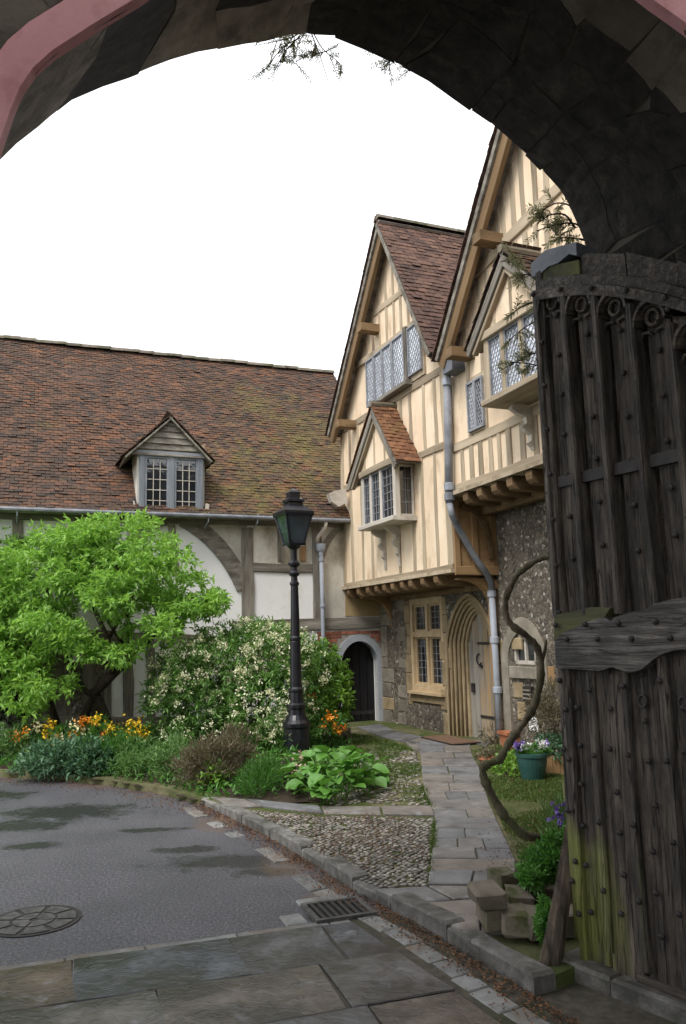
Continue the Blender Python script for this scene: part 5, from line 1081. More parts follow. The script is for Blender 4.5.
# lead flashing where the hall gutter meets house 1
mb = MB(); q = [HF.px(x, y, .4) for x, y in ((328, 494), (334, 491), (345, 489), (347, 503), (338, 507), (331, 502))]; mb.sprism(HF, q, .3, .44); tag(obj('lead_hopper', mb, 'winwhite', hall), 'pale lead hopper head at the eave')

# =================================================================== LAMP POST
random.seed(31); rng = np.random.default_rng(31)
lb = ground(297, 757, GZ); LS = .915
lamp = thing('lamp_post', 'black cast iron lamp post with tapered four sided lantern', 'lamp post', lb)
def lz(y): return (755 - y) / 67.2
prof = [(.21, -.02), (.21, .06), (.19, .09), (.185, .42), (.2, .45), (.2, .5), (.16, .55), (.13, .62), (.125, .7), (.14, .72), (.14, .77), (.105, .8), (.1, .95), (.11, .97), (.11, 1.0), (.085, 1.03)]
mb = MB(); mb.lathe([(r * .98, z * LS) for r, z in prof], lb, 20); obj('base', mb, 'black', lamp, smooth=False)
mb = MB(); mb.lathe([(r * .98, z * LS) for r, z in [(.085, 1.02), (.075, 1.7), (.07, 1.72), (.082, 1.74), (.082, 1.77), (.068, 1.79), (.055, 2.55), (.055, 2.56), (.068, 2.58), (.068, 2.61), (.05, 2.63), (.045, 2.7), (.075, 2.73), (.08, 2.76), (.05, 2.8), (.05, 2.85), (.085, 2.88), (.09, 2.91), (.05, 2.96), (.05, 3.12), (.1, 3.17), (.12, 3.2)]], lb, 16); obj('column', mb, 'black', lamp)
la = math.radians(28); ca, sa = math.cos(la), math.sin(la)
def lp(x, y, z): return lb + V3((x * ca - y * sa, x * sa + y * ca, z * LS))
b0, b1, z0, z1 = .105, .2, 3.2, 3.66
corn = [(-1, -1), (1, -1), (1, 1), (-1, 1)]
for cx, cy in corn: mb = MB(); mb.tube([lp(cx * b0, cy * b0, z0), lp(cx * b1, cy * b1, z1)], .016, 6); obj('lantern_bar', mb, 'black', lamp)
for b, z in ((b0, z0), (b1, z1)):
    mb = MB(); mb.prism([lp(cx * (b + .02), cy * (b + .02), z - .02) for cx, cy in corn], [lp(cx * (b + .025), cy * (b + .025), z + .02) for cx, cy in corn]); obj('lantern_rim', mb, 'black', lamp)
for i in range(4):
    c0, c1 = corn[i], corn[(i + 1) % 4]; k = .97; mb = MB(); P_ = [lp(c0[0] * b0 * k, c0[1] * b0 * k, z0), lp(c1[0] * b0 * k, c1[1] * b0 * k, z0), lp(c1[0] * b1 * k, c1[1] * b1 * k, z1), lp(c0[0] * b1 * k, c0[1] * b1 * k, z1)]; ce = lp(0, 0, 3.43)
    mb.prism(P_, [p + (ce - p).normalized() * .006 for p in P_]); obj('lantern_pane', mb, 'glasslamp', lamp)
mb = MB()
def sq(b, z): return [lp(cx * b, cy * b, z) for cx, cy in corn]
L_ = [(.225, 3.68), (.225, 3.71), (.11, 3.82), (.1, 3.86), (.125, 3.87), (.12, 3.91), (.075, 3.94), (.075, 4.01), (.085, 4.02), (.05, 4.06), (.02, 4.08)]
for i in range(len(L_) - 1): mb.add(sq(*L_[i]) + sq(*L_[i + 1]), [(k, (k + 1) % 4, 4 + (k + 1) % 4, 4 + k) for k in range(4)])
mb.add(sq(*L_[0]), [(0, 1, 2, 3)]); mb.add(sq(*L_[-1]), [(0, 1, 2, 3)]); obj('lantern_roof', mb, 'black', lamp)

# =================================================================== PLANTS
M['leaf_tree'] = leafmat('fresh_green_leaf', (.085, .21, .032), (.33, .57, .115), .42)
M['leaf_shrub'] = leafmat('glossy_shrub_leaf', (.05, .135, .03), (.19, .36, .09), .3)
M['leaf_bright'] = leafmat('bright_shrub_leaf', (.07, .18, .02), (.22, .40, .06), .3)
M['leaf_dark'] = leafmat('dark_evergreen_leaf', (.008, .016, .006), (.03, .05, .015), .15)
M['leaf_heath'] = leafmat('heath_needle', (.09, .095, .05), (.26, .215, .15), .2)
M['leaf_mid'] = leafmat('mid_green_leaf', (.03, .11, .018), (.11, .28, .05), .3)
M['leaf_blue'] = leafmat('blue_green_leaf', (.04, .11, .055), (.13, .25, .14), .25)
M['leaf_feather'] = leafmat('feathery_leaf', (.055, .14, .035), (.18, .32, .10), .3)
M['leaf_broad'] = leafmat('broad_glossy_leaf', (.04, .13, .022), (.14, .32, .06), .25, .32, .5)
M['leaf_wist'] = leafmat('young_wisteria_leaf', (.15, .16, .10), (.34, .34, .22), .35)
M['petal_white'] = leafmat('white_petal', (.6, .62, .40), (.84, .83, .63), .25)
M['petal_yellow'] = leafmat('yellow_petal', (.75, .45, .02), (.85, .62, .05), .2)
M['petal_orange'] = leafmat('orange_petal', (.65, .17, .015), (.82, .36, .03), .2)
M['petal_red'] = leafmat('rust_petal', (.25, .035, .02), (.4, .09, .03), .2)
M['petal_cream'] = leafmat('cream_petal', (.75, .68, .38), (.85, .8, .55), .2)
M['petal_violet'] = leafmat('violet_petal', (.12, .06, .35), (.3, .2, .6), .2)
M['petal_pale'] = leafmat('white_pansy_petal', (.75, .75, .78), (.9, .9, .92), .2)
M['petal_pink'] = leafmat('pale_pink_petal', (.5, .3, .28), (.65, .45, .4), .2)
def blob(px, py, rx, ry, Y, rd=None):
    c = atY(px, py, Y); k = Y / FPX / FW.y; return (c.x, c.y, c.z), (rx * k, (rd if rd else rx * k), ry * k)
# spreading tree on the left
tb = V3((atY(96, 700, 12.7).x, 12.7, 0)); tb.z = bedz(tb.x, tb.y)
tree = thing('tree', 'spreading small tree with fresh bright green leaves before the hall', 'tree', tb)
mb = MB(); pt = lambda x, y, Y=12.7: atY(x, y, Y)
for P_, r0, r1 in (([(100, 735), (97, 705), (95, 692), (108, 680), (124, 664), (131, 655)], .10, .05), ([(78, 735), (86, 712), (96, 692), (112, 668), (108, 640), (95, 610)], .075, .035), ([(112, 735), (105, 712), (100, 700), (84, 690), (70, 660), (55, 630), (48, 590)], .07, .03), ([(60, 735), (52, 712), (45, 690), (38, 660), (25, 620)], .08, .03), ([(131, 655), (150, 640), (172, 615), (190, 600)], .045, .012), ([(131, 655), (128, 620), (120, 580), (112, 545)], .04, .01), ([(95, 610), (70, 585), (50, 560)], .03, .01), ([(108, 640), (130, 600), (150, 575)], .03, .01), ([(48, 590), (20, 570), (0, 560)], .03, .01), ([(112, 668), (80, 645), (60, 625), (30, 600)], .03, .01), ([(131, 655), (110, 625), (88, 570), (90, 540)], .03, .01)):
    n = len(P_); mb.tube([pt(x, y, 12.7 + .5 * math.sin(x * .07 + i) * (i / n)) for i, (x, y) in enumerate(P_)], [r0 + (r1 - r0) * i / (n - 1) for i in range(n)], 7)
obj('trunk', mb, 'bark', tree, smooth=True)
ar = []
for px, py, rx, ry, Y, nt_ in ((100, 537, 50, 19, 12.9, 120), (62, 556, 52, 24, 12.8, 130), (135, 562, 60, 26, 12.4, 170), (182, 598, 40, 20, 12.3, 90), (28, 590, 48, 34, 12.6, 170), (95, 594, 55, 20, 12.0, 120), (152, 618, 48, 17, 12.1, 80), (18, 645, 42, 34, 12.4, 160), (72, 640, 42, 24, 12.1, 90), (42, 682, 34, 22, 12.2, 80), (-20, 580, 40, 50, 12.7, 110), (-30, 650, 45, 50, 12.6, 110), (125, 640, 30, 11, 12.3, 40), (205, 606, 20, 9, 12.4, 30), (215, 600, 10, 6, 12.5, 12), (90, 572, 45, 20, 13.3, 70), (140, 590, 45, 20, 13.2, 70), (15, 705, 28, 14, 12.1, 40), (110, 655, 26, 10, 12.2, 24), (60, 615, 40, 14, 12.1, 60), (178, 575, 26, 10, 12.6, 30)):
    
    for q in range(max(3, int(rx * ry / 85))):
        t = rng.normal(size=2) * .5; c, r = blob(px + np.clip(t[0], -.8, .8) * rx, py + np.clip(t[1], -.8, .8) * ry, rx * .33 + 5, ry * .34 + 5, Y + rng.uniform(-.6, .6), .36); ar.append(clump(c, r, 11 + nt_ // 15, 9, .115, .042, .3, .1, .3, .9))
bulk('crown', tree, 'leaf_tree', ar)
# dark evergreen behind it
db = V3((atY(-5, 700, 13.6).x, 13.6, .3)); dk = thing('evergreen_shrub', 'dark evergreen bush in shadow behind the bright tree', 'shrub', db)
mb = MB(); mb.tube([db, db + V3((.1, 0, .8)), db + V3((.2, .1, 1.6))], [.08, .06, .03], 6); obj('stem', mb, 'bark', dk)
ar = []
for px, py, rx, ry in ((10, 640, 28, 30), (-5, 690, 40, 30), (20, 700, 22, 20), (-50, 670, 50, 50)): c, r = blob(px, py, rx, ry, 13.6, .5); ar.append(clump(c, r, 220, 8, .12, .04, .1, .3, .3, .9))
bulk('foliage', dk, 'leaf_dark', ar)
# large white flowering shrub
sb = V3((atY(245, 740, 12.7).x, 12.7, 0)); sb.z = bedz(sb.x, sb.y); shr = thing('flowering_shrub', 'big rounded shrub covered in small white flowers behind the lamp post', 'shrub', sb)
mb = MB()
for k in range(7): a = k * .9; mb.tube([sb + V3((.1 * math.cos(a), .1 * math.sin(a), -.05)), sb + V3((.4 * math.cos(a), .3 * math.sin(a), .6)), sb + V3((.9 * math.cos(a), .6 * math.sin(a), 1.3))], [.035, .025, .01], 6)
obj('stem', mb, 'bark', shr)
ar = []; fl = []
SB = ((240, 690, 80, 62, 12.7, 330), (195, 700, 45, 50, 12.4, 220), (285, 685, 45, 55, 12.4, 220), (245, 655, 60, 34, 12.6, 220), (215, 675, 50, 35, 12.2, 150), (265, 710, 50, 40, 12.0, 180), (185, 670, 32, 30, 12.6, 110), (305, 665, 30, 30, 12.7, 90), (225, 735, 60, 24, 11.9, 100), (290, 735, 36, 26, 12.0, 90), (166, 700, 22, 40, 12.5, 70), (270, 640, 35, 18, 12.8, 70))
for px, py, rx, ry, Y, n_ in SB:
    c, r = blob(px, py, rx, ry, Y, .75); ar.append(clump(c, r, int(n_ * 1.5), 9, .10, .028, .05, .55, .3, .8))
    nf = int(n_ * .55); u = unit(nf); u[:, 2] = np.abs(u[:, 2]) * .9 + u[:, 2] * .1; u[:, 1] -= .5; u /= np.linalg.norm(u, axis=1, keepdims=True)
    P_ = np.array(c) + u * np.array(r) * (.93 + .16 * rng.random((nf, 1))); P_ = P_[[mnoise.noise(V3((q * 2.6).tolist())) > -.12 + .25 * rng.normal() for q in P_]]; u = unit(len(P_)); nf = len(P_); per = 10; P_ = np.repeat(P_, per, 0) + rng.normal(size=(nf * per, 3)) * .024; fl.append(leaf_arrays(P_, np.repeat(u, per, 0) * .5 + rng.normal(size=P_.shape) * .8, .032 + .018 * rng.random(len(P_)), .026))
bulk('foliage', shr, 'leaf_shrub', ar); bulk('blossom', shr, 'petal_white', fl)
# brighter shrub beside the black door
b_ = V3((atY(332, 725, 12.6).x, 12.6, GZ + .05)); s2 = thing('bright_shrub', 'yellow green leafy shrub between lamp post and small black door', 'shrub', b_)
mb = MB(); [mb.tube([b_, b_ + V3((.15 * math.cos(k), .1 * math.sin(k), .6)), b_ + V3((.25 * math.cos(k), .2 * math.sin(k), 1.2))], [.02, .015, .006], 5) for k in (0, 2, 4)]; obj('stem', mb, 'bark', s2)
bulk('foliage', s2, 'leaf_bright', [clump(*blob(px, py, rx, ry, Y, .4), n_, 8, .09, .045, .05, .5, .3, .8) for px, py, rx, ry, Y, n_ in ((330, 685, 22, 32, 12.7, 170), (322, 665, 20, 24, 12.9, 90), (338, 700, 15, 20, 12.5, 70), (318, 710, 18, 22, 12.6, 80))])
# low plants along the bed
def lowplant(name, label, cat, mat, pxs, Lf, Wf, per=8, upb=.6, shell=.3, spread=.7, flowers=None, zoff=0.0, group=None, auto=True, rd=.35):
    if name not in ('wallflower',) and auto: pxs = [(a, b, c, d, ground(a, max(b + d * .9, 715), GZ + .03).y + .25, n_) for a, b, c, d, e, n_ in pxs]
    px, py, rx, ry, Y, n_ = pxs[0]; g = atY(px, py, Y); g.z = max(GZ, bedz(g.x, g.y)) if inpoly(g.x, g.y, BP) else GZ
    t = thing(name, label, cat, g, group); bulk('foliage', t, mat, [clump(*blob(px, py, rx, ry, Y, rd), n_, per, Lf, Wf, .05, shell, upb, spread) for px, py, rx, ry, Y, n_ in pxs])
    c, r = blob(px, py, rx, ry, Y, .3); mb = MB()
    for k in range(5): a = k * 1.3; mb.tube([g + V3((0, 0, -.02)), g + V3((.6 * r[0] * math.cos(a), .15 * math.sin(a), max(.05, (c[2] - g.z) * 1.0)))], [.008, .004], 5)
    obj('stem', mb, 'bark', t)
    for fm, pts in (flowers or []):
        fl = []
        for (fx, fy, Yf, nf, sz) in pts:
            c = np.array(atY(fx, fy, Yf)); P_ = c + rng.normal(size=(nf, 3)) * np.array([.045, .04, .04]) * sz; D_ = rng.normal(size=(nf, 3)) + np.array([0, -.5, .5]); fl.append(leaf_arrays(P_, D_, (.04 + .02 * rng.random(nf)) * (.7 + .3 * sz), .035))
        bulk('blossom', t, fm, fl)
    return t
lowplant('heath_shrub', 'brownish grey heather shrub left of the lamp post', 'shrub', 'leaf_heath', [(215, 762, 26, 26, 11.0, 150), (235, 755, 22, 26, 11.1, 120), (195, 770, 18, 18, 10.8, 70)], .12, .008, 12, .8, .2, .6)
lowplant('feathery_shrub', 'small feathery green bush at the road edge left of the lamp post', 'shrub', 'leaf_mid', [(258, 782, 20, 16, 10.3, 110), (272, 772, 16, 14, 10.5, 60)], .09, .007, 12, .9, .2, .5)
lowplant('leafy_plant', 'light green leafy sprig growing before the heather', 'plant', 'leaf_bright', [(214, 776, 14, 14, 10.5, 36), (203, 768, 7, 10, 10.5, 14)], .09, .04, 6)
lowplant('leafy_plant', 'pale feathery foliage clump under the white flowering shrub', 'plant', 'leaf_feather', [(172, 760, 16, 22, 11.3, 80), (182, 748, 16, 16, 11.5, 60)], .08, .014, 10)
lowplant('leafy_plant', 'dense blue green leafy mound at the drive edge', 'plant', 'leaf_blue', [(70, 758, 42, 17, 11.4, 200), (45, 762, 26, 13, 11.2, 90), (95, 760, 22, 15, 11.2, 90)], .1, .03, 8)
lowplant('leafy_plant', 'grassy green clump right of the blue green mound', 'plant', 'leaf_mid', [(94, 757, 18, 16, 11.1, 70), (120, 757, 20, 16, 11.2, 80)], .14, .012, 10, 1.0, .2, .5)
lowplant('leafy_plant', 'soft feathery green clump beside the stone edging', 'plant', 'leaf_feather', [(140, 757, 22, 18, 11.2, 110), (158, 764, 16, 14, 11.0, 60), (130, 765, 18, 12, 10.9, 60)], .08, .014, 10)
lowplant('leafy_plant', 'low green foliage at the far left end of the bed', 'plant', 'leaf_feather', [(8, 745, 28, 18, 11.6, 110), (-30, 745, 40, 20, 11.8, 120), (25, 735, 24, 12, 12.0, 70)], .1, .022, 8)
wf = lambda *pts: [(x, y, 11.6, 26, 1.0) for x, y in pts]
lowplant('wallflower', 'wallflower clump with cream and orange flowers in the bed', 'flowers', 'leaf_mid', [(70, 738, 26, 12, 11.7, 60)], .1, .02, 8, flowers=[('petal_cream', wf((76, 727), (85, 733), (62, 741), (66, 748), (38, 727), (58, 739))), ('petal_orange', wf((83, 723), (74, 736), (17, 735), (24, 733), (85, 722))), ('petal_yellow', wf((52, 728), (46, 735), (55, 740), (50, 725)))])
lowplant('wallflower', 'wallflower clump with yellow flowers behind the grassy plants', 'flowers', 'leaf_mid', [(106, 738, 14, 12, 11.7, 50), (96, 726, 8, 8, 11.9, 20)], .1, .02, 8, flowers=[('petal_yellow', wf((111, 727), (108, 733), (95, 721), (105, 745), (120, 740), (97, 719))), ('petal_red', wf((103, 738), (77, 748)))])
lowplant('wallflower', 'wallflower clump with bright yellow flowers next to the white flowering shrub', 'flowers', 'leaf_mid', [(135, 738, 14, 12, 11.7, 50)], .1, .02, 8, flowers=[('petal_yellow', wf((131, 723), (138, 724), (142, 735), (140, 731), (129, 733), (143, 738)))])
lowplant('wallflower', 'orange flowers growing right of the lamp post base', 'flowers', 'leaf_mid', [(328, 728, 16, 14, 12.0, 60)], .09, .022, 8, flowers=[('petal_orange', [(331, 716, 11.7, 30, 1.0), (335, 727, 11.7, 14, .7), (338, 731, 11.7, 14, .7), (343, 728, 11.7, 12, .6), (325, 725, 11.7, 12, .7), (329, 717, 11.7, 16, .7)]), ('petal_red', [(344, 727, 11.7, 8, .6), (311, 697, 11.9, 14, .8)])])
# ground cover filling the bed
P_ = []; D_ = []
while len(P_) < 6500:
    x, y = random.uniform(-10.5, .3), random.uniform(8.6, 13.8)
    if inpoly(x, y, BP) and min(segd(x, y, FRONT[i], FRONT[i + 1]) for i in range(len(FRONT) - 1)) > .05: P_.append((x, y, bedz(x, y) + random.uniform(0, .07))); D_.append((random.gauss(0, .6), random.gauss(-.2, .6), random.uniform(.2, 1)))
P_ = np.array(P_); D_ = np.array(D_); tag(bulk('ground_cover', None, 'leaf_mid', [leaf_arrays(P_, D_, .05 + .07 * rng.random(len(P_)), .02 + .02 * rng.random(len(P_)))]), 'low green ground cover leaves filling the bed', 'ground cover', kind='stuff')
# broad leaved clump (each big leaf is a part)
def bigleaf():
    mb = MB(); nx, ny = 4, 6; vs = []; fs = []
    for j in range(ny + 1):
        t = j / ny; w_ = .5 * math.sin(math.pi * min(1, t * .93 + .05)) ** .7 * (1 - .25 * t)
        for i in range(nx + 1): u_ = i / nx * 2 - 1; vs.append((u_ * w_ + .02 * math.sin(7 * t + 3 * u_), t, .22 * abs(u_) * w_ * 2 * .6 - .28 * t * t + .03 * math.sin(9 * t + 5 * u_)))
    for j in range(ny):
        for i in range(nx): k = j * (nx + 1) + i; fs.append((k, k + 1, k + nx + 2, k + nx + 1))
    mb.add(vs, fs); mb.tube([(0, -.9, -.75), (0, -.4, -.25), (0, .05, -.0)], [.04, .035, .025], 5); me = mb.mesh('leaf', True); me.materials.append(M['leaf_broad']); return me
LEAF = bigleaf(); bg = ground(335, 788, GZ); bg.z = GZ
brg = thing('broad_leaved_plant', 'low clump of big glossy rounded green leaves beside the lamp post', 'plant', bg)
random.seed(44)
for k in range(150):
    while True:
        px, py = random.uniform(288, 381), random.uniform(768, 805)
        if ((px - 335) / 46) ** 2 + ((py - 787) / 18) ** 2 < 1: break
    g = ground(px, py, GZ); e_ = 1 - ((px - 335) / 46) ** 2 - ((py - 787) / 18) ** 2; g.z = GZ + .05 + random.uniform(.25, 1) * .36 * max(.1, e_) ** .6
    sz = random.uniform(.12, .2); yaw = math.atan2(g.y - bg.y - .3, g.x - bg.x) - math.pi / 2 + random.uniform(-.8, .8)
    W = Matrix.Translation(g) @ Matrix.Rotation(yaw, 4, 'Z') @ Matrix.Rotation(random.uniform(-.3, .9), 4, 'X') @ Matrix.Rotation(random.uniform(-.4, .4), 4, 'Y') @ Matrix.Scale(sz, 4); link('leaf', LEAF, None, brg, W)
mb = MB()
for px, py in ((301, 790), (308, 782), (296, 775)): g = atY(px, py, 8.9); mb.tube([V3((g.x, g.y, GZ)), g, atY(px + 3, py - 18, 8.9)], [.008, .007, .004], 5)
obj('flower_stem', mb, 'vine', brg); bulk('blossom', brg, 'petal_pink', [leaf_arrays(np.array(atY(x, y, 8.85)) + rng.normal(size=(12, 3)) * .03, rng.normal(size=(12, 3)), .03, .025) for x, y in ((303, 752), (299, 763), (296, 770))])
for a in range(7): lowx, lowy = random.uniform(284, 300), random.uniform(752, 772); g = ground(lowx, lowy + 16, GZ); g.z += .2; W = Matrix.Translation(g) @ Matrix.Rotation(random.uniform(-3, 3), 4, 'Z') @ Matrix.Rotation(random.uniform(0, .9), 4, 'X') @ Matrix.Scale(random.uniform(.1, .15), 4); link('leaf', LEAF, None, brg, W)

# grass and moss on the verges
def grass(name, label, regions, dens_n, hmax, seed):
    r_ = random.Random(seed); P_ = []; D_ = []; H_ = []
    for poly, n_ in regions:
        PP = [(p.x, p.y) for p in gp(poly)]; x0, x1 = min(p[0] for p in PP), max(p[0] for p in PP); y0, y1 = min(p[1] for p in PP), max(p[1] for p in PP); k = 0
        while k < n_:
            x, y = r_.uniform(x0, x1), r_.uniform(y0, y1)
            if inpoly(x, y, PP):
                k += 1
                if mnoise.noise(V3((x * 1.7, y * 1.7, 5))) > -.15 + r_.uniform(-.2, .2): P_.append((x, y, vz - .004)); D_.append((r_.gauss(0, .5), r_.gauss(0, .5), 1)); H_.append(r_.uniform(.3, 1) * hmax)
    P_ = np.array(P_); D_ = np.array(D_); H_ = np.array(H_); return tag(bulk(name, None, 'grassblade', [leaf_arrays(P_, D_, H_, .006 + .006 * rng.random(len(P_)))]), label, 'grass', kind='stuff')
grass('grass', 'short grass and moss left of the path by the small black door', [([(352, 733), (385, 738), (412, 748), (420, 760), (421, 775), (395, 775), (372, 750), (355, 760)], 9000), ([(418, 775), (423, 775), (434, 808), (428, 806)], 900), ([(335, 802), (352, 770), (372, 748), (398, 746), (417, 752), (424, 795), (430, 803)], 6000), ([(432, 820), (438, 822), (433, 884), (428, 884)], 900)], 1, .05, 5)
grass('grass', 'scruffy grass right of the path around the flower pots', [([(474, 750), (500, 745), (560, 770), (570, 880), (523, 864), (500, 818), (488, 792), (482, 768)], 26000)], 1, .045, 6)
# fallen leaves
r_ = random.Random(9); P_ = []
for k in range(3600):
    d = abs(r_.gauss(0, .09)) + .005; t = r_.uniform(0, L1 - .1); q = along(offs(KR, -d), t); P_.append((q.x, q.y, .012 + r_.uniform(0, .012)))
for k in range(1500):
    i = r_.randint(1, len(BED) - 2); q = BED[i].lerp(BED[i + 1], r_.random()); P_.append((q.x + r_.gauss(0, .1), q.y - abs(r_.gauss(0, .28)), .006 + r_.uniform(0, .008)))
cp_ = [(p.x, p.y) for p in gp([(252, 809), (434, 817), (428, 884), (388, 886), (318, 852)])]; k = 0
while k < 1300:
    x, y = r_.uniform(-1.5, 1.2), r_.uniform(5.5, 9.5)
    if inpoly(x, y, cp_) and mnoise.noise(V3((x * 2, y * 2, 1))) > -.1: P_.append((x, y, GZ + r_.uniform(-.004, .012))); k += 1
for k in range(700): q = ground(r_.uniform(480, 560), r_.uniform(775, 880), GZ); P_.append((q.x, q.y, GZ - .006 + r_.uniform(0, .02)))
P_ = np.array(P_); D_ = np.stack([rng.normal(size=len(P_)), rng.normal(size=len(P_)), .12 * rng.normal(size=len(P_))], 1)
tag(bulk('fallen_leaves', None, 'litter', [leaf_arrays(P_, D_, .010 + .016 * rng.random(len(P_)), .008 + .008 * rng.random(len(P_)), nrm=np.array([[0, 0, 1.0]]) + rng.normal(size=(len(P_), 3)) * .25)]), 'brown fallen leaves gathered in the gutter and along the bed', 'leaves', kind='stuff')

# =================================================================== RIGHT SIDE: planter wall, vine, pots
random.seed(52)
lw = thing('low_wall', 'low mossy rubble planter wall at the foot of the oak gate', 'wall', ground(510, 930, GZ))
for x0, x1, yt, yb, Yd, rz in ((476, 505, 893, 911, 5.02, .1), (484, 505, 910, 931, 5.05, .05), (506, 531, 916, 938, 4.95, -.1), (529, 552, 917, 940, 4.93, .05), (511, 534, 897, 916, 5.15, -.05), (532, 558, 888, 903, 5.25, .1), (533, 558, 902, 918, 5.22, 0), (497, 516, 875, 892, 5.7, .2), (556, 590, 890, 920, 5.2, 0), (556, 590, 918, 945, 5.0, 0)):
    Yd -= .42; a, b = atY(x0, yb, Yd), atY(x1, yt, Yd); h_ = b.z - a.z; c = V3(((a.x + b.x) / 2, Yd + .11, max(a.z, GZ - .02)))
    roughblock('stone', lw, 'rubble', c, (b.x - a.x, .24, h_), rz, .012)
mb = MB(); c = atY(535, 890, 5.5); mb.prism([V3((x, y, GZ - .02)) for x, y in ((.96, 4.75), (1.75, 4.65), (1.9, 5.9), (1.1, 5.8))], [V3((x, y, .25)) for x, y in ((1.0, 4.82), (1.75, 4.7), (1.85, 5.8), (1.15, 5.6))]); obj('soil_fill', mb, 'soil', lw)
# split timber post leaning on the gate
pb = ground(551, 976); lg = thing('timber_post', 'old split timber stump leaning against the edge of the oak gate', 'post', pb)
mb = MB(); n_ = 9; rows_ = []
path_ = [atY(551, 982, 4.28), atY(553, 960, 4.29), atY(559, 925, 4.31), atY(566, 880, 4.35), atY(572, 835, 4.4), atY(575, 800, 4.43)]; rad_ = [.085, .075, .065, .055, .045, .03]
vs = []; fs = []
for i, p in enumerate(path_):
    for k in range(n_): a = 2 * math.pi * k / n_; rr = rad_[i] * (.62 + .5 * ((k * 7) % 4) / 3); vs.append(p + V3((rr * math.cos(a), rr * math.sin(a) * .8, 0)))
for i in range(len(path_) - 1):
    for k in range(n_): fs.append((i * n_ + k, i * n_ + (k + 1) % n_, (i + 1) * n_ + (k + 1) % n_, (i + 1) * n_ + k))
fs += [tuple(range(n_)), tuple(range((len(path_) - 1) * n_, len(path_) * n_))]; mb.add(vs, fs); obj('trunk', mb, 'logwood', lg)
# wisteria: sinuous stem, twigs and young leaves
vb = atY(545, 842, 5.35); wist = thing('wisteria', 'wisteria with a sinuous bare stem climbing beside the oak gate', 'climber', V3((vb.x, vb.y, .25)))
VP = [(556, 850, 5.4), (540, 838, 5.35), (525, 835, 5.3), (510, 822, 5.3), (499, 808, 5.3), (491, 793, 5.3), (484, 778, 5.3), (483, 768, 5.3), (490, 763, 5.3), (499, 760, 5.3), (505, 750, 5.3), (514, 735, 5.3), (526, 720, 5.3), (535, 703, 5.3), (540, 683, 5.3), (541, 665, 5.3), (537, 648, 5.3), (527, 636, 5.28), (514, 627, 5.25), (507, 618, 5.25), (505, 606, 5.25), (508, 592, 5.2), (515, 578, 5.15), (525, 568, 5.1), (538, 560, 5.05), (560, 553, 5.0), (590, 540, 4.95)]
def smooth(P_, k=4):
    out = []
    for i in range(len(P_) - 1):
        p0, p1, p2, p3 = P_[max(0, i - 1)], P_[i], P_[i + 1], P_[min(len(P_) - 1, i + 2)]
        for j in range(k): t = j / k; out.append(tuple(.5 * (2 * b + (c - a) * t + (2 * a - 5 * b + 4 * c - d) * t * t + (-a + 3 * b - 3 * c + d) * t ** 3) for a, b, c, d in zip(p0, p1, p2, p3)))
    return out + [P_[-1]]
Q_ = smooth(VP); n_ = len(Q_); mb = MB(); mb.tube([atY(*q) for q in Q_], [(.029 - .010 * i / n_) * (1 + .14 * math.sin(i * .9) + .1 * math.sin(i * 2.3) + .16 * (random.random() - .5)) for i in range(n_)], 9); obj('stem', mb, 'vine', wist, smooth=True)
for P_ in ([(590, 540, 4.95), (575, 553, 5.0), (556, 548, 5.05), (546, 555, 5.1)], [(541, 665, 5.3), (545, 650, 5.3), (546, 640, 5.32)]):
    mb = MB(); Q2 = smooth(P_, 3); mb.tube([atY(*q) for q in Q2], [.014 - .007 * i / len(Q2) for i in range(len(Q2))], 6); obj('shoot', mb, 'vine', wist, smooth=True)
tw = MB(); lv = []; wl = []
def twig(P_, r0=.008, n_=9, Lf=.06, sp=.5, store=None):
    Q2 = smooth(P_, 4); tw.tube([atY(*q) for q in Q2], [r0 * (1 - .7 * i / len(Q2)) for i in range(len(Q2))], 5)
    for k in range(n_):
        i = int(len(Q2) * (.25 + .75 * random.random())) - 1; c = atY(*Q2[max(0, i)]); d = V3((random.uniform(-1, .6), random.uniform(-.4, .4), random.uniform(-.9, .5))).normalized(); ln = random.uniform(.06, .14); e = c + d * ln
        tw.tube([c, e], [.003, .0015], 4); m_ = 9; T = np.linspace(.15, 1, m_)[:, None]; B_ = np.array(c) + np.array(d * ln) * T; side = np.array(d.cross(V3((random.random(), random.random(), .6))).normalized())
        for sg in (-1, 1): (store if store is not None else lv).append(leaf_arrays(B_, np.repeat((np.array(d) * .8 + side * sg)[None], m_, 0) + rng.normal(size=(m_, 3)) * .2, Lf * (.5 + .5 * rng.random(m_)), Lf * .22))
for P_ in ([(600, 250, 4.75), (580, 226, 4.7), (560, 224, 4.7), (536, 231, 4.7)], [(590, 240, 4.75), (575, 210, 4.7), (558, 203, 4.7), (543, 210, 4.7)], [(575, 228, 4.7), (565, 215, 4.7), (550, 215, 4.7), (540, 222, 4.7)], [(585, 240, 4.72), (572, 238, 4.7), (556, 238, 4.7)]): twig(P_, n_=9, Lf=.045, store=wl)
for P_ in ([(560, 280, 4.8), (535, 262, 4.85), (515, 258, 4.9), (500, 262, 4.9)], [(560, 300, 4.8), (540, 300, 4.85), (520, 308, 4.9), (505, 320, 4.9)], [(560, 320, 4.8), (535, 322, 4.85), (515, 335, 4.9), (505, 345, 4.9)], [(560, 355, 4.8), (540, 352, 4.85), (520, 360, 4.9), (498, 372, 4.9)], [(556, 370, 4.8), (530, 364, 4.85), (512, 362, 4.9)], [(550, 280, 4.8), (530, 275, 4.85), (515, 275, 4.9)]): twig(P_, .006, 9, .04, store=lv)
tag(obj('twig', tw, 'bark', wist), kind='stuff'); tag(bulk('young_leaf', wist, 'leaf_wist', lv + wl), kind='stuff')
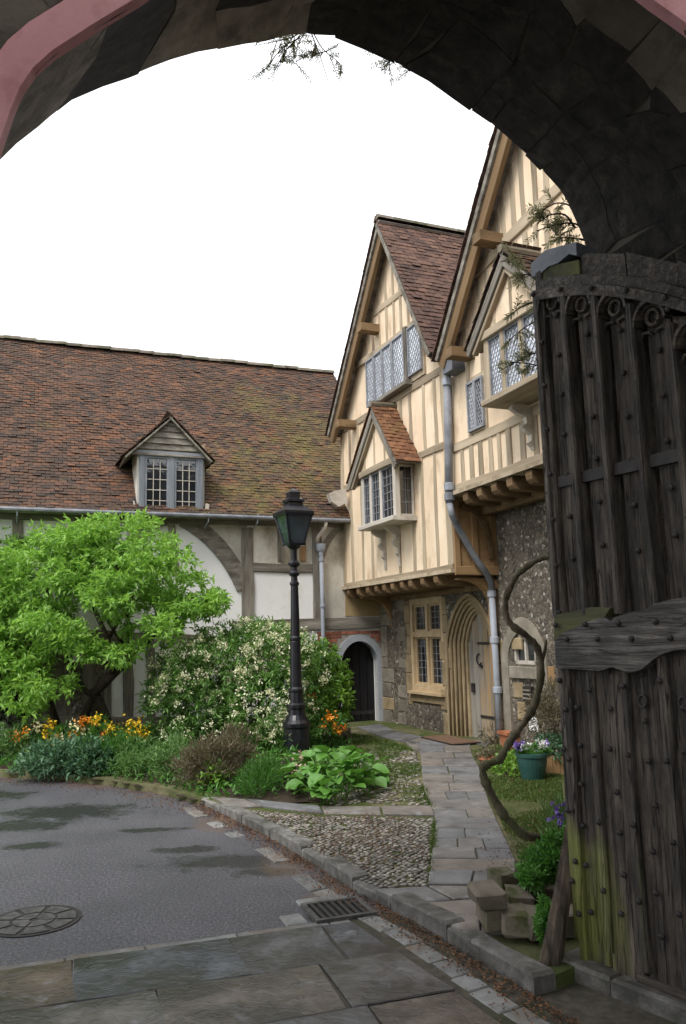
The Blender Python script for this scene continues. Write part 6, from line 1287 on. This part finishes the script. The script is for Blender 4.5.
# spray hanging over the arch
hb = atY(300, 34, 4.0); hs = thing('hanging_wisteria_spray', 'leafy wisteria spray hanging over the top of the arch against the sky', 'climber', hb)
tw = MB(); lv = []
for P_ in ([(315, 20, 4.1), (300, 40, 4.0), (296, 55, 4.0), (297, 66, 4.0)], [(305, 30, 4.05), (290, 38, 4.0), (272, 42, 4.0), (252, 46, 4.0)], [(300, 38, 4.0), (285, 46, 4.0), (272, 60, 4.0), (266, 69, 4.0)], [(310, 30, 4.05), (316, 45, 4.0), (322, 62, 4.0), (329, 84, 4.0)], [(312, 30, 4.05), (322, 48, 4.0), (336, 60, 4.0), (343, 66, 4.0)], [(385, 45, 4.1), (390, 58, 4.05), (389, 66, 4.05)], [(405, 55, 4.1), (409, 65, 4.05), (410, 73, 4.05)], [(300, 36, 4.0), (283, 54, 4.0), (280, 68, 4.0)]): twig(P_, .004, 7, .03)
tag(obj('twig', tw, 'bark', hs), kind='stuff'); tag(bulk('young_leaf', hs, 'leaf_wist', lv), kind='stuff')
# ferny plants at the wall foot
lowplant('leafy_plant', 'dense ferny green plant on top of the low rubble wall', 'plant', 'leaf_mid', [(545, 864, 19, 20, 5.0, 190), (530, 876, 10, 12, 4.9, 80), (560, 845, 14, 16, 5.1, 60)], .04, .015, 9, auto=False, rd=.14)
lowplant('leafy_plant', 'green ferny plant hanging at the foot of the timber stump', 'plant', 'leaf_mid', [(547, 930, 9, 18, 4.42, 90), (545, 910, 6, 9, 4.45, 30)], .035, .013, 9, auto=False, rd=.07)
lowplant('iris_plant', 'violet flowers on thin stems behind the timber stump', 'flowers', 'leaf_feather', [(562, 825, 10, 20, 5.4, 30)], .12, .01, 6, 1.2, .2, .3, flowers=[('petal_violet', [(557, 810, 5.3, 12, .4), (562, 818, 5.3, 10, .35), (559, 822, 5.3, 8, .3), (566, 808, 5.3, 8, .3)])], auto=False)
# pots by the door
pg = ground(533, 778, GZ); pot = thing('flower_pot', 'dark green glazed pot planted with white and violet pansies', 'flower pot', pg); pg.z = vz
k_ = pg.y / FPX
mb = MB(); mb.lathe([(.115, 0), (.125, .01), (.16, .16), (.172, .25), (.185, .255), (.188, .29), (.165, .295), (.15, .26), (.01, .25)], pg, 24); obj('bowl', mb, 'potgreen', pot, smooth=False)
c = np.array(pg) + np.array([0, 0, .31]); bulk('foliage', pot, 'leaf_mid', [clump(c, (.19, .17, .07), 90, 7, .05, .02)])
bulk('white_pansy', pot, 'petal_pale', [leaf_arrays(c + q + rng.normal(size=(9, 3)) * .012, rng.normal(size=(9, 3)) + np.array([0, -.6, .2]), .035, .035) for q in [np.array([rng.uniform(-.15, .15), rng.uniform(-.17, .05), rng.uniform(.03, .1)]) for _ in range(16)]])
bulk('violet_pansy', pot, 'petal_violet', [leaf_arrays(c + q + rng.normal(size=(9, 3)) * .012, rng.normal(size=(9, 3)) + np.array([0, -.6, .2]), .035, .035) for q in [np.array([rng.uniform(-.2, -.1), rng.uniform(-.15, .0), rng.uniform(.03, .1)]) for _ in range(7)] + [np.array([.16, -.05, .08])]])
t1 = ground(490, 765, GZ); tp = thing('terracotta_trough', 'shallow terracotta bowl of dried plants by the path edge', 'flower pot', t1); t1.z = vz
mb = MB(); mb.lathe([(.09, 0), (.13, .08), (.145, .09), (.145, .11), (.12, .11), (.01, .1)], t1, 18); obj('bowl', mb, 'terra', tp); bulk('dried_plant', tp, 'leaf_heath', [clump(np.array(t1) + np.array([0, 0, .13]), (.16, .14, .07), 70, 7, .07, .012, .2)])
t2 = ground(517, 757, GZ); t2.y += .9; t2.x += .12; tq = thing('terracotta_box', 'square terracotta planter behind the green pot', 'flower pot', t2); W = Matrix.Translation(V3((t2.x, t2.y, vz))) @ Matrix.Rotation(.3, 4, 'Z')
mb = MB(); mb.prism([(-.1, -.1, 0), (.1, -.1, 0), (.1, .1, 0), (-.1, .1, 0)], [(-.13, -.13, .2), (.13, -.13, .2), (.13, .13, .2), (-.13, .13, .2)]); obj('body', mb, 'terra', tq, W); mb = MB(); mb.strip(Frame((0, 0, 0), (1, 0, 0), (0, -1, 0)), [(-.15, .2), (.15, .2)], [(-.15, .24), (.15, .24)], -.15, .15); obj('rim', mb, 'terra', tq, W)
t3 = ground(557, 776, GZ); tw3 = thing('wooden_planter', 'small wooden planter box with grey green leaves next to the pansy pot', 'flower pot', V3((t3.x + .1, t3.y + .25, vz)))
for k in range(5): W = Matrix.Translation(V3((t3.x - .12 + k * .085, t3.y + .2, vz))); mb = MB(); mb.box(-.04, .04, -.012, .012, 0, .2 + random.uniform(-.01, .01)); obj('board', mb, 'orangeoak', tw3, W)
mb = MB(); mb.box(t3.x - .15, t3.x + .25, t3.y + .215, t3.y + .55, vz, vz + .18); obj('box', mb, 'tanoak', tw3); bulk('foliage', tw3, 'leaf_blue', [clump((t3.x + .05, t3.y + .35, .36), (.2, .2, .14), 90, 8, .07, .02)])
lowplant('wall_shrub', 'wispy grey green shrub against the flint wall behind the pots', 'shrub', 'leaf_heath', [(548, 712, 20, 26, 9.9, 110)], .12, .01, 10, .6, .1, .8, auto=False)
lowplant('leafy_plant', 'low bright green plant between the green pot and the path', 'plant', 'leaf_bright', [(508, 766, 18, 9, 9.6, 60), (515, 760, 12, 8, 9.8, 30)], .06, .03, 7)
lowplant('leafy_plant', 'small tuft of weeds at the foot of the grey drainpipe', 'plant', 'leaf_heath', [(492, 735, 8, 8, 12.3, 24)], .1, .012, 8, auto=False)
# door mat
c = SF.p(dcs - .05, GZ + .006, .42); mt_ = thing('door_mat', 'brown coir door mat at the arched oak door', 'door mat', c)
mb = MB(); q = [(-.5, -.22), (.5, -.22), (.5, .22), (-.5, .22)]; mb.prism([c + SF.u * a + SF.n * b for a, b in q], [c + SF.u * a * .985 + SF.n * b * .97 + V3((0, 0, .022)) for a, b in q]); obj('pile', mb, 'mat', mt_)
mb = MB(); mb.strip(Frame(c, SF.u, (0, 0, 1)), [(0, 0), (0, 0)], [(0, 0), (0, 0)], 0, 0) if False else mb.prism([c + SF.u * a * 1.04 + SF.n * b * 1.08 for a, b in q], [c + SF.u * a * 1.04 + SF.n * b * 1.08 + V3((0, 0, .009)) for a, b in q]); obj('rubber_edge', mb, 'iron', mt_)
